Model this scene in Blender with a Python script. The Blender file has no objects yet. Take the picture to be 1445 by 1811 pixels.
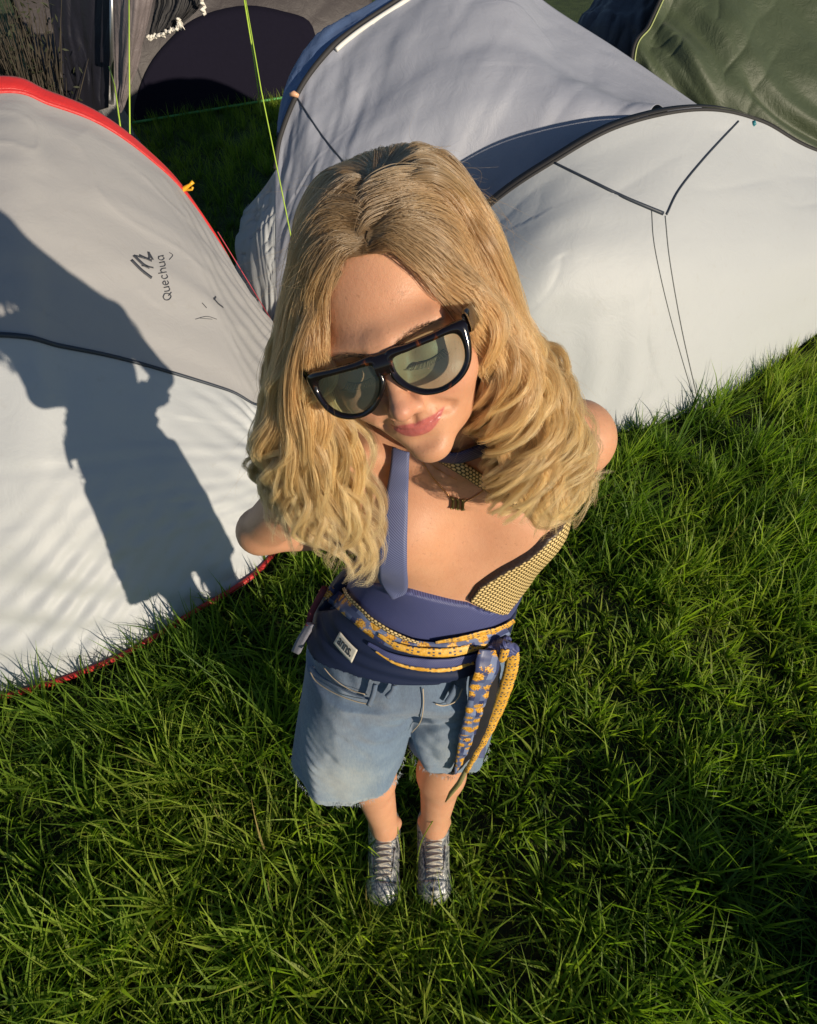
import bpy, math, random
import numpy as np
from math import radians as RAD

rng = np.random.default_rng(7)
random.seed(7)
sc = bpy.context.scene

# ------------------------------------------------------------------ camera, sky, sun, exposure
CAM = np.array([0.0, -0.334, 1.936]); PITCH = RAD(50); FPX = 1100.0; IW, IH = 1445.0, 1811.0
FW = np.array([0, math.cos(PITCH), -math.sin(PITCH)]); UPV = np.array([0, math.sin(PITCH), math.cos(PITCH)])
cam_d = bpy.data.cameras.new('camera'); cam = bpy.data.objects.new('camera', cam_d)
sc.collection.objects.link(cam); sc.camera = cam
cam.location = CAM; cam.rotation_euler = (math.pi / 2 - PITCH, 0, 0)
cam_d.sensor_fit = 'HORIZONTAL'; cam_d.sensor_width = 36.0; cam_d.lens = 36.0 * FPX / IW
cam_d.clip_start = 0.02; cam_d.clip_end = 500

SUN_EL, SUN_AZ = RAD(18.5), math.atan2(0.715, -0.70)          # azimuth from +Y towards +X
sun_dir = np.array([math.sin(SUN_AZ) * math.cos(SUN_EL), math.cos(SUN_AZ) * math.cos(SUN_EL), math.sin(SUN_EL)])
world = bpy.data.worlds.new("World"); sc.world = world; world.use_nodes = True
wn = world.node_tree; wn.nodes.clear()
wo = wn.nodes.new('ShaderNodeOutputWorld'); wb = wn.nodes.new('ShaderNodeBackground'); ws = wn.nodes.new('ShaderNodeTexSky')
ws.sky_type = 'NISHITA'; ws.sun_disc = False; ws.sun_elevation = SUN_EL; ws.sun_rotation = SUN_AZ
ws.ozone_density = 3.0; ws.dust_density = 0.4; ws.air_density = 1.1
wb.inputs['Strength'].default_value = 0.068
wn.links.new(ws.outputs[0], wb.inputs[0]); wn.links.new(wb.outputs[0], wo.inputs[0])
sl = bpy.data.lights.new('sun', 'SUN'); so = bpy.data.objects.new('sun', sl); sc.collection.objects.link(so)
sl.energy = 4.6; sl.angle = RAD(0.55); sl.color = (1.0, 0.86, 0.67)
from mathutils import Vector
so.rotation_euler = Vector(sun_dir).to_track_quat('Z', 'Y').to_euler(); so.location = (4, -4, 5)
sc.view_settings.view_transform = 'Standard'; sc.view_settings.look = 'None'
sc.view_settings.exposure = 0.0; sc.view_settings.gamma = 1.0
sc.cycles.max_bounces = 10; sc.cycles.transparent_max_bounces = 12; sc.cycles.diffuse_bounces = 4
sc.cycles.glossy_bounces = 4; sc.cycles.transmission_bounces = 8

# ------------------------------------------------------------------ geometry helpers
def ray(px, py):
    return (px - IW / 2) * np.array([1.0, 0, 0]) + (IH / 2 - py) * UPV + FPX * FW
def atz(px, py, z=0.0):
    d = ray(px, py); return CAM + d * (z - CAM[2]) / d[2]
def aty(px, py, y):
    d = ray(px, py); return CAM + d * (y - CAM[1]) / d[1]
def atd(px, py, depth):
    return CAM + ray(px, py) * depth / FPX
def atplane(px, py, p0, n):
    d = ray(px, py); return CAM + d * (np.dot(np.array(p0) - CAM, n) / np.dot(d, n))
def V(*a): return np.array(a, float)

def spline(P, n, closed=False):
    """Catmull-Rom through P (k,d) -> n samples"""
    P = np.asarray(P, float); k = len(P)
    if closed:
        t = np.linspace(0, k, n, endpoint=False)
        i = np.floor(t).astype(int); f = (t - i)[:, None]
        g = lambda j: P[(i + j) % k]
    else:
        t = np.linspace(0, k - 1, n); i = np.minimum(np.floor(t).astype(int), k - 2); f = (t - i)[:, None]
        Q = np.vstack([2 * P[0] - P[1], P, 2 * P[-1] - P[-2]])
        g = lambda j: Q[i + j + 1]
    a, b, c, d = g(-1), g(0), g(1), g(2)
    return 0.5 * (2 * b + (c - a) * f + (2 * a - 5 * b + 4 * c - d) * f ** 2 + (3 * b - a - 3 * c + d) * f ** 3)

_perm = np.random.default_rng(3).random((256, 256))
def vnoise(u, v):
    u = np.asarray(u, float); v = np.asarray(v, float)
    iu = np.floor(u).astype(int); iv = np.floor(v).astype(int); fu = u - iu; fv = v - iv
    fu = fu * fu * (3 - 2 * fu); fv = fv * fv * (3 - 2 * fv)
    g = lambda a, b: _perm[a % 256, b % 256]
    return ((g(iu, iv) * (1 - fu) + g(iu + 1, iv) * fu) * (1 - fv) + (g(iu, iv + 1) * (1 - fu) + g(iu + 1, iv + 1) * fu) * fv) * 2 - 1

def mesh_from(name, verts, faces, smooth=True):
    """faces: (n,3) or (n,4) int array, or list of tuples"""
    m = bpy.data.meshes.new(name); verts = np.asarray(verts, np.float32)
    if isinstance(faces, np.ndarray):
        k = faces.shape[1]; nf = len(faces)
        m.vertices.add(len(verts)); m.vertices.foreach_set('co', verts.ravel())
        m.loops.add(nf * k); m.loops.foreach_set('vertex_index', faces.astype(np.int32).ravel())
        m.polygons.add(nf); m.polygons.foreach_set('loop_start', np.arange(0, nf * k, k, dtype=np.int32))
        m.update(calc_edges=True)
    else:
        m.from_pydata([tuple(v) for v in verts], [], faces)
    if smooth: m.polygons.foreach_set('use_smooth', np.ones(len(m.polygons), bool))
    m.validate(); return m

def link(name, mesh, mat=None, parent=None, **props):
    o = bpy.data.objects.new(name, mesh); sc.collection.objects.link(o)
    if mat is not None:
        for mm in (mat if isinstance(mat, (list, tuple)) else [mat]): mesh.materials.append(mm)
    if parent is not None: o.parent = parent
    for k, v in props.items(): o[k] = v
    return o
def empty(name, label, cat, loc=(0, 0, 0), group=None):
    o = bpy.data.objects.new(name, None); sc.collection.objects.link(o); o.location = loc; o.empty_display_size = 0.1
    o['label'] = label; o['category'] = cat
    if group: o['group'] = group
    return o

def grid_faces(nr, nc, wrap_c=False, off=0):
    r = np.arange(nr - 1)[:, None]; c = np.arange(nc if wrap_c else nc - 1)[None, :]
    c2 = (c + 1) % nc
    a = r * nc + c; b = r * nc + c2; d = (r + 1) * nc + c; e = (r + 1) * nc + c2
    return (np.stack([a, b, e, d], -1).reshape(-1, 4) + off)
def join(parts):
    vs, fs, o = [], [], 0
    for v, f in parts:
        v = np.asarray(v); vs.append(v); fs.append(np.asarray(f) + o); o += len(v)
    return np.vstack(vs), np.vstack(fs)

def tube(P, r, n=8, cap=True):
    """sweep a circle (radius scalar/array) along polyline P"""
    P = np.asarray(P, float); k = len(P); r = np.broadcast_to(np.asarray(r, float), (k,))
    T = np.gradient(P, axis=0); T /= np.linalg.norm(T, axis=1)[:, None] + 1e-12
    N = np.cross(T[0], [0.3, 0.5, 0.81]); N /= np.linalg.norm(N)
    out = []
    for i in range(k):
        N = N - T[i] * (N @ T[i]); N /= np.linalg.norm(N); B = np.cross(T[i], N)
        a = np.linspace(0, 2 * np.pi, n, endpoint=False)[:, None]
        out.append(P[i] + r[i] * (np.cos(a) * N + np.sin(a) * B))
    v = np.vstack(out); f = grid_faces(k, n, True)
    if cap:
        c0, c1 = len(v), len(v) + 1; v = np.vstack([v, P[0], P[-1]])
        i = np.arange(n); j = (i + 1) % n
        f = np.vstack([f, np.stack([j, i, np.full(n, c0), np.full(n, c0)], -1), np.stack([(k - 1) * n + i, (k - 1) * n + j, np.full(n, c1), np.full(n, c1)], -1)])
    return v, f
def quads_to_list(f):
    return [tuple(dict.fromkeys(map(int, q))) for q in f]
def tube_obj(name, P, r, mat, parent=None, n=8, **props):
    v, f = tube(P, r, n); return link(name, mesh_from(name, v, quads_to_list(f)), mat, parent, **props)

def sheet_solid(A, thick):
    """A: (nr,nc,3) grid -> closed thin solid"""
    nr, nc = A.shape[:2]
    du = np.gradient(A, axis=1); dv = np.gradient(A, axis=0)
    N = np.cross(du, dv); N /= np.linalg.norm(N, axis=2)[..., None] + 1e-12
    top = (A + N * thick / 2).reshape(-1, 3); bot = (A - N * thick / 2).reshape(-1, 3)
    f1 = grid_faces(nr, nc); f2 = f1[:, ::-1] + nr * nc
    ring = np.concatenate([np.arange(nc), np.arange(1, nr) * nc + nc - 1, (nr - 1) * nc + np.arange(nc - 2, -1, -1), np.arange(nr - 2, 0, -1) * nc])
    r2 = np.roll(ring, -1)
    f3 = np.stack([r2, ring, ring + nr * nc, r2 + nr * nc], -1)
    return np.vstack([top, bot]), np.vstack([f1, f2, f3])
def resample_grid(ctrl, nr, nc):
    ctrl = np.asarray(ctrl, float)
    rows = np.stack([spline(r, nc) for r in ctrl])                 # (R,nc,3)
    return np.stack([spline(rows[:, j], nr) for j in range(nc)], 1)
def grid_normals(A):
    N = np.cross(np.gradient(A, axis=1), np.gradient(A, axis=0)); return N / (np.linalg.norm(N, axis=2)[..., None] + 1e-12)

# ------------------------------------------------------------------ node helpers
def new_mat(name):
    m = bpy.data.materials.new(name); m.use_nodes = True
    return m, m.node_tree, m.node_tree.nodes, m.node_tree.links, m.node_tree.nodes['Principled BSDF']
def N_(nt, t, **kw):
    n = nt.nodes.new(t)
    for k, v in kw.items():
        if k in n.inputs and not hasattr(n, k): n.inputs[k].default_value = v
        else:
            try: setattr(n, k, v)
            except Exception: n.inputs[k].default_value = v
    return n
def ramp(nt, fac, stops):
    r = nt.nodes.new('ShaderNodeValToRGB'); e = r.color_ramp.elements
    while len(e) < len(stops): e.new(0.5)
    for el, (p, c) in zip(e, stops): el.position = p; el.color = (*c, 1) if len(c) == 3 else c
    nt.links.new(fac, r.inputs[0]); return r.outputs[0]
def mixc(nt, fac, a, b, mode='MIX'):
    m = nt.nodes.new('ShaderNodeMix'); m.data_type = 'RGBA'; m.blend_type = mode
    for s, v in ((m.inputs[0], fac), (m.inputs[6], a), (m.inputs[7], b)):
        if isinstance(v, bpy.types.NodeSocket): nt.links.new(v, s)
        elif isinstance(v, (int, float)): s.default_value = v
        else: s.default_value = (*v, 1)
    return m.outputs[2]
def math_(nt, op, a, b=None):
    m = nt.nodes.new('ShaderNodeMath'); m.operation = op
    for s, v in ((m.inputs[0], a), (m.inputs[1], b)):
        if v is None: continue
        if isinstance(v, bpy.types.NodeSocket): nt.links.new(v, s)
        else: s.default_value = v
    return m.outputs[0]
def bump(nt, height, strength, dist=0.002, bsdf=None):
    b = nt.nodes.new('ShaderNodeBump'); b.inputs['Strength'].default_value = strength; b.inputs['Distance'].default_value = dist
    nt.links.new(height, b.inputs['Height'])
    if bsdf: nt.links.new(b.outputs[0], bsdf.inputs['Normal'])
    return b.outputs[0]
def noise(nt, scale, detail=3, vec=None, rough=0.5, dist=0.0):
    n = nt.nodes.new('ShaderNodeTexNoise'); n.inputs['Scale'].default_value = scale; n.inputs['Detail'].default_value = detail
    n.inputs['Roughness'].default_value = rough; n.inputs['Distortion'].default_value = dist
    if vec is not None: nt.links.new(vec, n.inputs['Vector'])
    return n.outputs['Fac']
def objcoord(nt, scale=None, rot=None):
    t = nt.nodes.new('ShaderNodeTexCoord'); o = t.outputs['Object']
    if scale or rot:
        m = nt.nodes.new('ShaderNodeMapping'); nt.links.new(o, m.inputs[0])
        if scale: m.inputs['Scale'].default_value = scale
        if rot: m.inputs['Rotation'].default_value = rot
        o = m.outputs[0]
    return o
def uvcoord(nt, scale=None, rot=None):
    t = nt.nodes.new('ShaderNodeTexCoord'); o = t.outputs['UV']
    if scale or rot:
        m = nt.nodes.new('ShaderNodeMapping'); nt.links.new(o, m.inputs[0])
        if scale: m.inputs['Scale'].default_value = scale
        if rot: m.inputs['Rotation'].default_value = rot
        o = m.outputs[0]
    return o

def plain(name, col, rough=0.6, metal=0.0, var=0.15, vscale=40, bumps=0.0, spec=0.5):
    m, nt, ns, ls, b = new_mat(name)
    n = noise(nt, vscale, 4, objcoord(nt))
    c = mixc(nt, n, tuple(x * (1 - var) for x in col), tuple(min(1, x * (1 + var)) for x in col)); ls.new(c, b.inputs['Base Color'])
    b.inputs['Roughness'].default_value = rough; b.inputs['Metallic'].default_value = metal; b.inputs['Specular IOR Level'].default_value = spec
    if bumps: bump(nt, n, bumps, 0.002, b)
    return m
def fabric(name, col, trans=0.12, crease=0.5, rough=0.55, tcol=None, dirt=0.06):
    """thin ripstop tent cloth: diffuse + a little light coming through, fine creases"""
    m, nt, ns, ls, b = new_mat(name)
    oc = objcoord(nt)
    big = noise(nt, 1.7, 4, oc, 0.55, 0.4); fine = noise(nt, 9, 6, oc, 0.65, 1.2); weave = noise(nt, 260, 2, oc)
    d = mixc(nt, big, tuple(x * (1 - dirt) for x in col), tuple(min(1, x * (1 + dirt * .5)) for x in col))
    sp = ramp(nt, noise(nt, 26, 5, oc, 0.7), [(0.0, (0.62, 0.56, 0.46)), (0.30, (0.93, 0.91, 0.88)), (0.42, (1, 1, 1)), (1, (1, 1, 1))])
    d = mixc(nt, 0.5, d, sp, 'MULTIPLY')
    ls.new(d, b.inputs['Base Color']); b.inputs['Roughness'].default_value = rough; b.inputs['Sheen Weight'].default_value = 0.05
    vor = nt.nodes.new('ShaderNodeTexVoronoi'); vor.feature = 'DISTANCE_TO_EDGE'; vor.inputs['Scale'].default_value = 6.5
    wv = nt.nodes.new('ShaderNodeVectorMath'); wv.operation = 'ADD'
    wn_ = nt.nodes.new('ShaderNodeTexNoise'); wn_.inputs['Scale'].default_value = 3.0; ls.new(oc, wn_.inputs['Vector'])
    ls.new(oc, wv.inputs[0]); ls.new(wn_.outputs['Color'], wv.inputs[1]); ls.new(wv.outputs[0], vor.inputs['Vector'])
    cr = ramp(nt, vor.outputs['Distance'], [(0, (0, 0, 0)), (0.07, (1, 1, 1))])
    h = math_(nt, 'ADD', math_(nt, 'MULTIPLY', fine, 1.0), math_(nt, 'MULTIPLY', cr, 0.03))
    h = math_(nt, 'ADD', h, math_(nt, 'MULTIPLY', weave, 0.03))
    nrm = bump(nt, h, crease, 0.02, b)
    tr = nt.nodes.new('ShaderNodeBsdfTranslucent'); ls.new(d, tr.inputs[0]); ls.new(nrm, tr.inputs['Normal'])
    mx = nt.nodes.new('ShaderNodeMixShader'); mx.inputs[0].default_value = trans
    out = ns['Material Output']; ls.new(b.outputs[0], mx.inputs[1]); ls.new(tr.outputs[0], mx.inputs[2]); ls.new(mx.outputs[0], out.inputs[0])
    return m

M = {}
M['tent_white'] = fabric('tent_white', (0.48, 0.505, 0.53), 0.03, 0.13)
M['tent_top'] = fabric('tent_top', (0.40, 0.395, 0.40), 0.03, 0.15)
M['tent_lavender'] = fabric('tent_lavender', (0.33, 0.35, 0.42), 0.035, 0.22)
M['tent_green'] = fabric('tent_green', (0.058, 0.078, 0.038), 0.05, 0.45)
M['tent_brown'] = fabric('tent_brown', (0.055, 0.046, 0.046), 0.04, 0.35)
M['navy_cloth'] = fabric('navy_cloth', (0.012, 0.012, 0.022), 0.03, 0.4)
M['blue_cloth'] = fabric('blue_cloth', (0.12, 0.19, 0.36), 0.05, 0.3)
M['taupe_cloth'] = fabric('taupe_cloth', (0.19, 0.16, 0.165), 0.05, 0.5)
M['red_cloth'] = fabric('red_cloth', (0.62, 0.03, 0.03), 0.06, 0.4, 0.45)
M['pole_sleeve'] = plain('pole_sleeve', (0.03, 0.04, 0.06), 0.5)
M['dark_trim'] = plain('dark_trim', (0.025, 0.024, 0.026), 0.7)
M['grey_line'] = plain('grey_line', (0.18, 0.19, 0.19), 0.7)
M['white_trim'] = plain('white_trim', (0.75, 0.74, 0.7), 0.6)
M['yellow_plastic'] = plain('yellow_plastic', (0.8, 0.42, 0.02), 0.35)
M['orange_plastic'] = plain('orange_plastic', (0.7, 0.09, 0.02), 0.4)
M['lime_cord'] = plain('lime_cord', (0.50, 0.72, 0.08), 0.6)
M['red_cord'] = plain('red_cord', (0.5, 0.06, 0.09), 0.6)
M['teal_plastic'] = plain('teal_plastic', (0.02, 0.2, 0.25), 0.4)
M['ink'] = plain('ink', (0.05, 0.055, 0.07), 0.6)
M['faded_ink'] = plain('faded_ink', (0.38, 0.38, 0.38), 0.7)
M['metal'] = plain('metal', (0.6, 0.6, 0.6), 0.35, 0.9)

# ------------------------------------------------------------------ ground and grass
def ground_z(x, y):
    return 0.018 * vnoise(x * 1.3 + 9, y * 1.3 + 4) + 0.008 * vnoise(x * 5 + 2, y * 5)
m, nt, ns, ls, b = new_mat('soil'); oc = objcoord(nt)
c = ramp(nt, noise(nt, 22, 6, oc, 0.65), [(0.3, (0.012, 0.014, 0.006)), (0.55, (0.028, 0.034, 0.010)), (0.75, (0.05, 0.042, 0.018))])
geo_ = nt.nodes.new('ShaderNodeVectorMath'); geo_.operation = 'LENGTH'; ls.new(oc, geo_.inputs[0])
far_ = ramp(nt, math_(nt, 'MULTIPLY', geo_.outputs['Value'], .1), [(.30, (0, 0, 0)), (.42, (1, 1, 1))])          # beyond the modelled blades the turf itself is green
c = mixc(nt, far_, c, ramp(nt, noise(nt, 8, 6, oc, .7), [(.3, (.02, .035, .008)), (.5, (.045, .075, .015)), (.75, (.08, .11, .03))]))
ls.new(c, b.inputs['Base Color']); b.inputs['Roughness'].default_value = 0.95; bump(nt, noise(nt, 60, 5, oc), 0.8, 0.02, b); M['soil'] = m
gx = np.concatenate([[-150, -60, -20, -8], np.linspace(-4, 4, 161), [8, 20, 60, 150]])
gy = np.concatenate([[-150, -60, -20, -5], np.linspace(-2, 7, 181), [12, 25, 60, 150]])
X, Y = np.meshgrid(gx, gy); Z = ground_z(X, Y) - 0.018
link('ground', mesh_from('ground', np.stack([X, Y, Z], -1).reshape(-1, 3), grid_faces(len(gy), len(gx))), M['soil'], kind='structure')

def in_poly(x, y, poly):
    poly = np.asarray(poly); n = len(poly); r = np.zeros(len(x), bool)
    for i in range(n):
        x1, y1 = poly[i]; x2, y2 = poly[(i + 1) % n]
        cnd = ((y1 > y) != (y2 > y)); xi = (x2 - x1) * (y - y1) / (y2 - y1 + 1e-12) + x1; r ^= cnd & (x < xi)
    return r
FOOT_LEFT = [(-.62, 2.55), (-.47, 2.0), (-.45, 1.5), (-.54, 1.03), (-.77, .81), (-1.0, .63), (-1.33, .5), (-1.9, .42), (-2.5, .7), (-2.8, 1.3), (-2.4, 2.2), (-1.4, 2.6)]
FOOT_B = [(-.38, 2.22), (-.12, 2.02), (.25, 1.84), (.60, 1.72), (.96, 1.76), (1.59, 2.06), (2.2, 2.56), (2.9, 3.2), (2.6, 3.7), (1.5, 3.3), (.5, 2.8)]
FOOT_C = [(-.71, 2.62), (-.2, 2.45), (.3, 2.3), (.6, 2.6), (1.6, 3.3), (1.9, 4.2), (.5, 4.6), (-.6, 3.9), (-.98, 3.1)]
SHOES = [(-.058, -.005, .052, .125), (.067, -.002, .052, .125)]

def blades(x, y, L, w, az, lean, curl, seg):
    n = len(x); t = np.linspace(0, 1, seg + 1)[None, :]
    ang = lean[:, None] + curl[:, None] * t                        # angle from vertical along the blade
    ds = (L / seg)[:, None]
    hx = np.cumsum(np.concatenate([np.zeros((n, 1)), np.sin((ang[:, 1:] + ang[:, :-1]) / 2) * ds], 1), 1)
    hz = np.cumsum(np.concatenate([np.zeros((n, 1)), np.cos((ang[:, 1:] + ang[:, :-1]) / 2) * ds], 1), 1)
    ca, sa = np.cos(az)[:, None], np.sin(az)[:, None]
    px = x[:, None] + hx * ca; py = y[:, None] + hx * sa; pz = ground_z(x, y)[:, None] - 0.02 + hz
    tw = az + np.pi / 2 + rng.normal(0, .5, n)
    wd = w[:, None] * (1 - t ** 1.8) * (0.55 + 0.9 * t * (1 - t) * 2); wd[:, -1] = 0.0002
    cx, cy = np.cos(tw)[:, None] * wd / 2, np.sin(tw)[:, None] * wd / 2
    v = np.stack([np.stack([px - cx, py - cy, pz], -1), np.stack([px + cx, py + cy, pz + wd * .12], -1)], 2)   # n,seg+1,2,3
    base = (np.arange(n) * (seg + 1) * 2)[:, None]; s = np.arange(seg)[None, :] * 2
    f = np.stack([base + s, base + s + 1, base + s + 3, base + s + 2], -1).reshape(-1, 4)
    tt = np.broadcast_to(t[:, :, None], (n, seg + 1, 2))
    return v.reshape(-1, 3), f, tt.reshape(-1)
def scatter(x0, x1, y0, y1, dens, seg, Lm, wm, tufts=True, lean_hi=.7):
    n = int((x1 - x0) * (y1 - y0) * dens)
    if tufts:
        k = n // 16; cx = rng.uniform(x0, x1, k); cy = rng.uniform(y0, y1, k); ta = rng.uniform(0, 2 * np.pi, k); tl = rng.uniform(.65, 1.35, k); tr = rng.random(k)
        i = rng.integers(0, k, n); r = np.abs(rng.normal(0, .020, n)); a = rng.uniform(0, 2 * np.pi, n)
        x = cx[i] + r * np.cos(a); y = cy[i] + r * np.sin(a)
        az = a + rng.normal(0, .7, n); lean = np.clip(r * 11 + rng.normal(.12, .22, n), 0, 1.25); L = Lm * tl[i] * rng.uniform(.45, 1.35, n); tint = np.clip(tr[i] * .6 + rng.random(n) * .4, 0, 1)
    else:
        x = rng.uniform(x0, x1, n); y = rng.uniform(y0, y1, n); az = rng.uniform(0, 2 * np.pi, n)
        lean = rng.uniform(0, lean_hi, n); L = Lm * rng.uniform(.5, 1.3, n); tint = rng.random(n)
    L = L * (1 + .45 * vnoise(x * 2.2, y * 2.2) + .2 * vnoise(x * 7, y * 7))
    keep = np.ones(n, bool)
    for P in (FOOT_LEFT, FOOT_B, FOOT_C): keep &= ~in_poly(x, y, P)
    for (sx, sy, rx, ry) in SHOES:
        q = ((x - sx) / rx) ** 2 + ((y - sy) / ry) ** 2
        keep &= q > .66; L = np.where(q < 1.8, L * .9, L)
    for edge_pts, dm, k_ in ((FOOT_LEFT, .11, .30), (FOOT_B, .07, .55)):
        e_ = np.array(edge_pts); dmin = np.full(n, 9.0)
        for a_, b_ in zip(e_, np.roll(e_, -1, 0)):
            ab = b_ - a_; tt_ = np.clip(((x - a_[0]) * ab[0] + (y - a_[1]) * ab[1]) / (ab @ ab), 0, 1); dmin = np.minimum(dmin, np.hypot(x - a_[0] - tt_ * ab[0], y - a_[1] - tt_ * ab[1]))
        L = L * np.where(rng.random(n) < .12, 1.0, np.clip(k_ + (1 - k_) * dmin / dm, 0, 1))
    keep &= ~((np.hypot(x - CAM[0], y - CAM[1]) < .12) & (L > .4))
    x, y, az, lean, L, tint = (q[keep] for q in (x, y, az, lean, L, tint)); n = len(x)
    tint = np.clip(tint + .38 * vnoise(x * 1.7 + 3, y * 1.7) + .2 * vnoise(x * 5 + 1, y * 5), 0, .925 + .075 * (rng.random(len(x)) < .05))
    w = wm * rng.uniform(.55, 1.35, n); curl = rng.gamma(2.0, .33, n)
    v, f, t = blades(x, y, L, w, az, lean, curl, seg)
    return v, f, t, np.repeat(tint, (seg + 1) * 2)
groups = [scatter(-1.75, 1.75, -1.15, 1.3, 5200, 5, .15, .0080), scatter(-1.75, 1.75, -1.15, 1.3, 5000, 3, .06, .0055, False),
          scatter(-.6, 2.9, 1.3, 2.7, 4600, 4, .13, .0080), scatter(-3.2, -1.75, -1.3, 1.2, 2200, 3, .10, .006), scatter(1.75, 3.4, -1.3, 1.3, 2600, 3, .10, .006),
          scatter(-1.75, 1.75, -2.2, -1.15, 1800, 3, .10, .006), scatter(-3.6, .2, 2.4, 6.6, 2600, 3, .11, .006), scatter(1.2, 5.0, 2.7, 5.5, 1200, 3, .11, .007)]
groups.append(scatter(-.17, .18, -.22, .15, 8500, 6, .17, .0075, False, 1.15))
def shoe_blades(n_):
    r_ = []
    for sx, sy, rx, ry in SHOES:
        a = rng.uniform(0, 2 * np.pi, n_); x = sx + rx * .95 * np.cos(a); y = sy + ry * .98 * np.sin(a); az = np.arctan2(sy - y, sx - x) + rng.normal(0, .9, n_)
        v, f, t = blades(x, y, rng.uniform(.08, .17, n_), rng.uniform(.004, .008, n_), az, rng.uniform(.15, .7, n_), rng.uniform(.2, 1.2, n_), 6); r_.append((v, f, t, np.repeat(rng.random(n_) * .85, 14)))
    return r_
groups += shoe_blades(75)
vs, fs, ts, us, off = [], [], [], [], 0
for v, f, t, u in groups:
    vs.append(v); fs.append(f + off); ts.append(t); us.append(u); off += len(v)
gm = mesh_from('grass', np.vstack(vs), np.vstack(fs))
for nm, arr in (('along', np.concatenate(ts)), ('tint', np.concatenate(us))):
    a = gm.attributes.new(nm, 'FLOAT', 'POINT'); a.data.foreach_set('value', arr.astype(np.float32))
def grass_mat(name, gain=1.0):
    m, nt, ns, ls, b = new_mat(name)
    at = nt.nodes.new('ShaderNodeAttribute'); at.attribute_name = 'along'; ti = nt.nodes.new('ShaderNodeAttribute'); ti.attribute_name = 'tint'
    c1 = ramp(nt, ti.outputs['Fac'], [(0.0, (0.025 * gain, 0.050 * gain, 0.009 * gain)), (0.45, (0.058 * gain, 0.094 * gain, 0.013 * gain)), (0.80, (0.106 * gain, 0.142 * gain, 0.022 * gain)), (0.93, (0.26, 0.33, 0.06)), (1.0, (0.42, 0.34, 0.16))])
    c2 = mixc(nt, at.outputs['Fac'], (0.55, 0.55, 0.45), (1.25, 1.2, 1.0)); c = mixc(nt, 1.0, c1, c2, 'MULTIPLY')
    ls.new(c, b.inputs['Base Color']); b.inputs['Roughness'].default_value = 0.5; b.inputs['Specular IOR Level'].default_value = 0.3
    tr = nt.nodes.new('ShaderNodeBsdfTranslucent'); ls.new(mixc(nt, 1.0, c, (1.3, 1.5, .5), 'MULTIPLY'), tr.inputs[0])
    mx = nt.nodes.new('ShaderNodeMixShader'); mx.inputs[0].default_value = 0.5
    ls.new(b.outputs[0], mx.inputs[1]); ls.new(tr.outputs[0], mx.inputs[2]); ls.new(mx.outputs[0], ns['Material Output'].inputs[0]); return m
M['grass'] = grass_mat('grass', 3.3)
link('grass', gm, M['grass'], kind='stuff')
# tall seed stalks standing out of the lawn
def stalk(pts, r):
    P = spline(pts, 26); v1, f1 = tube(P, r, 5)
    parts = [(v1, f1)]
    for i in range(8, 25):
        for s in (-1, 1):
            p = P[i]; T = P[i + 1] - P[i]; T /= np.linalg.norm(T); B = np.cross(T, [0, .3, 1]); B /= np.linalg.norm(B) + 1e-9
            q = np.array([p, p + T * .005 + B * s * .0022, p + T * .010 + B * s * .0030, p + T * .006 + B * s * .0002]); parts.append((q, np.array([[0, 1, 2, 3]])))
    return join(parts)
parts = []
for pts in ([atz(140, 1500, .03), atz(150, 1460, .14), atz(190, 1450, .17), atz(235, 1462, .15)], [atz(735, 1590, .0), atz(742, 1500, .10), atz(772, 1440, .22)], [atz(718, 1560, .0), atz(706, 1480, .10), atz(695, 1430, .16)],
            [atz(1090, 1335, .02), atz(1045, 1290, .14), atz(1005, 1265, .2)], [atz(560, 1780, .0), atz(600, 1700, .09), atz(640, 1640, .13)], [atz(350, 1560, .0), atz(365, 1480, .12), atz(362, 1440, .18)], [atz(1250, 1240, 0), atz(1235, 1180, .12), atz(1200, 1150, .18)]):
    parts.append(stalk(pts, .0012))
v, f = join(parts); sm = mesh_from('grass_stalks', v, quads_to_list(f))
for nm, val in (('along', .8), ('tint', .9)):
    a = sm.attributes.new(nm, 'FLOAT', 'POINT'); a.data.foreach_set('value', np.full(len(sm.vertices), val, np.float32))
link('grass_stalks', sm, M['grass'], kind='stuff')
# ------------------------------------------------------------------ tents
def wrinkled(ctrl, nr, nc, amp=0.006, fu=4, fv=18, seed=0, pull=None):
    A = resample_grid(ctrl, nr, nc); Nn = grid_normals(A)
    u, v = np.meshgrid(np.linspace(0, 1, nc), np.linspace(0, 1, nr))
    d = amp * (vnoise(u * fu + seed, v * fv + seed * 3) + .5 * vnoise(u * fu * 2.3 + seed + 7, v * fv * 1.9 + 3) + .35 * vnoise(u * fv + 5, v * fu * 2 + seed))
    d = d + amp * .9 * (1 - np.abs(vnoise(u * fv * 1.3 + seed * 2, v * fv * .9 + u * 5))) ** 5 * (vnoise(u * 3 + seed, v * 3) > -.2)
    edge = np.minimum(1, np.minimum(np.minimum(u, 1 - u), np.minimum(v, 1 - v)) * 14)
    if pull is not None: d = d + pull(u, v)
    return A + Nn * (d * edge)[..., None]
def cloth(name, A, mat, parent, thick=.0015, **props):
    v, f = sheet_solid(A, thick); return link(name, mesh_from(name, v, f), mat, parent, **props)
def cast_text(name, A, uvpts, size, body, mat, parent, font_rot=0): pass

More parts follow.
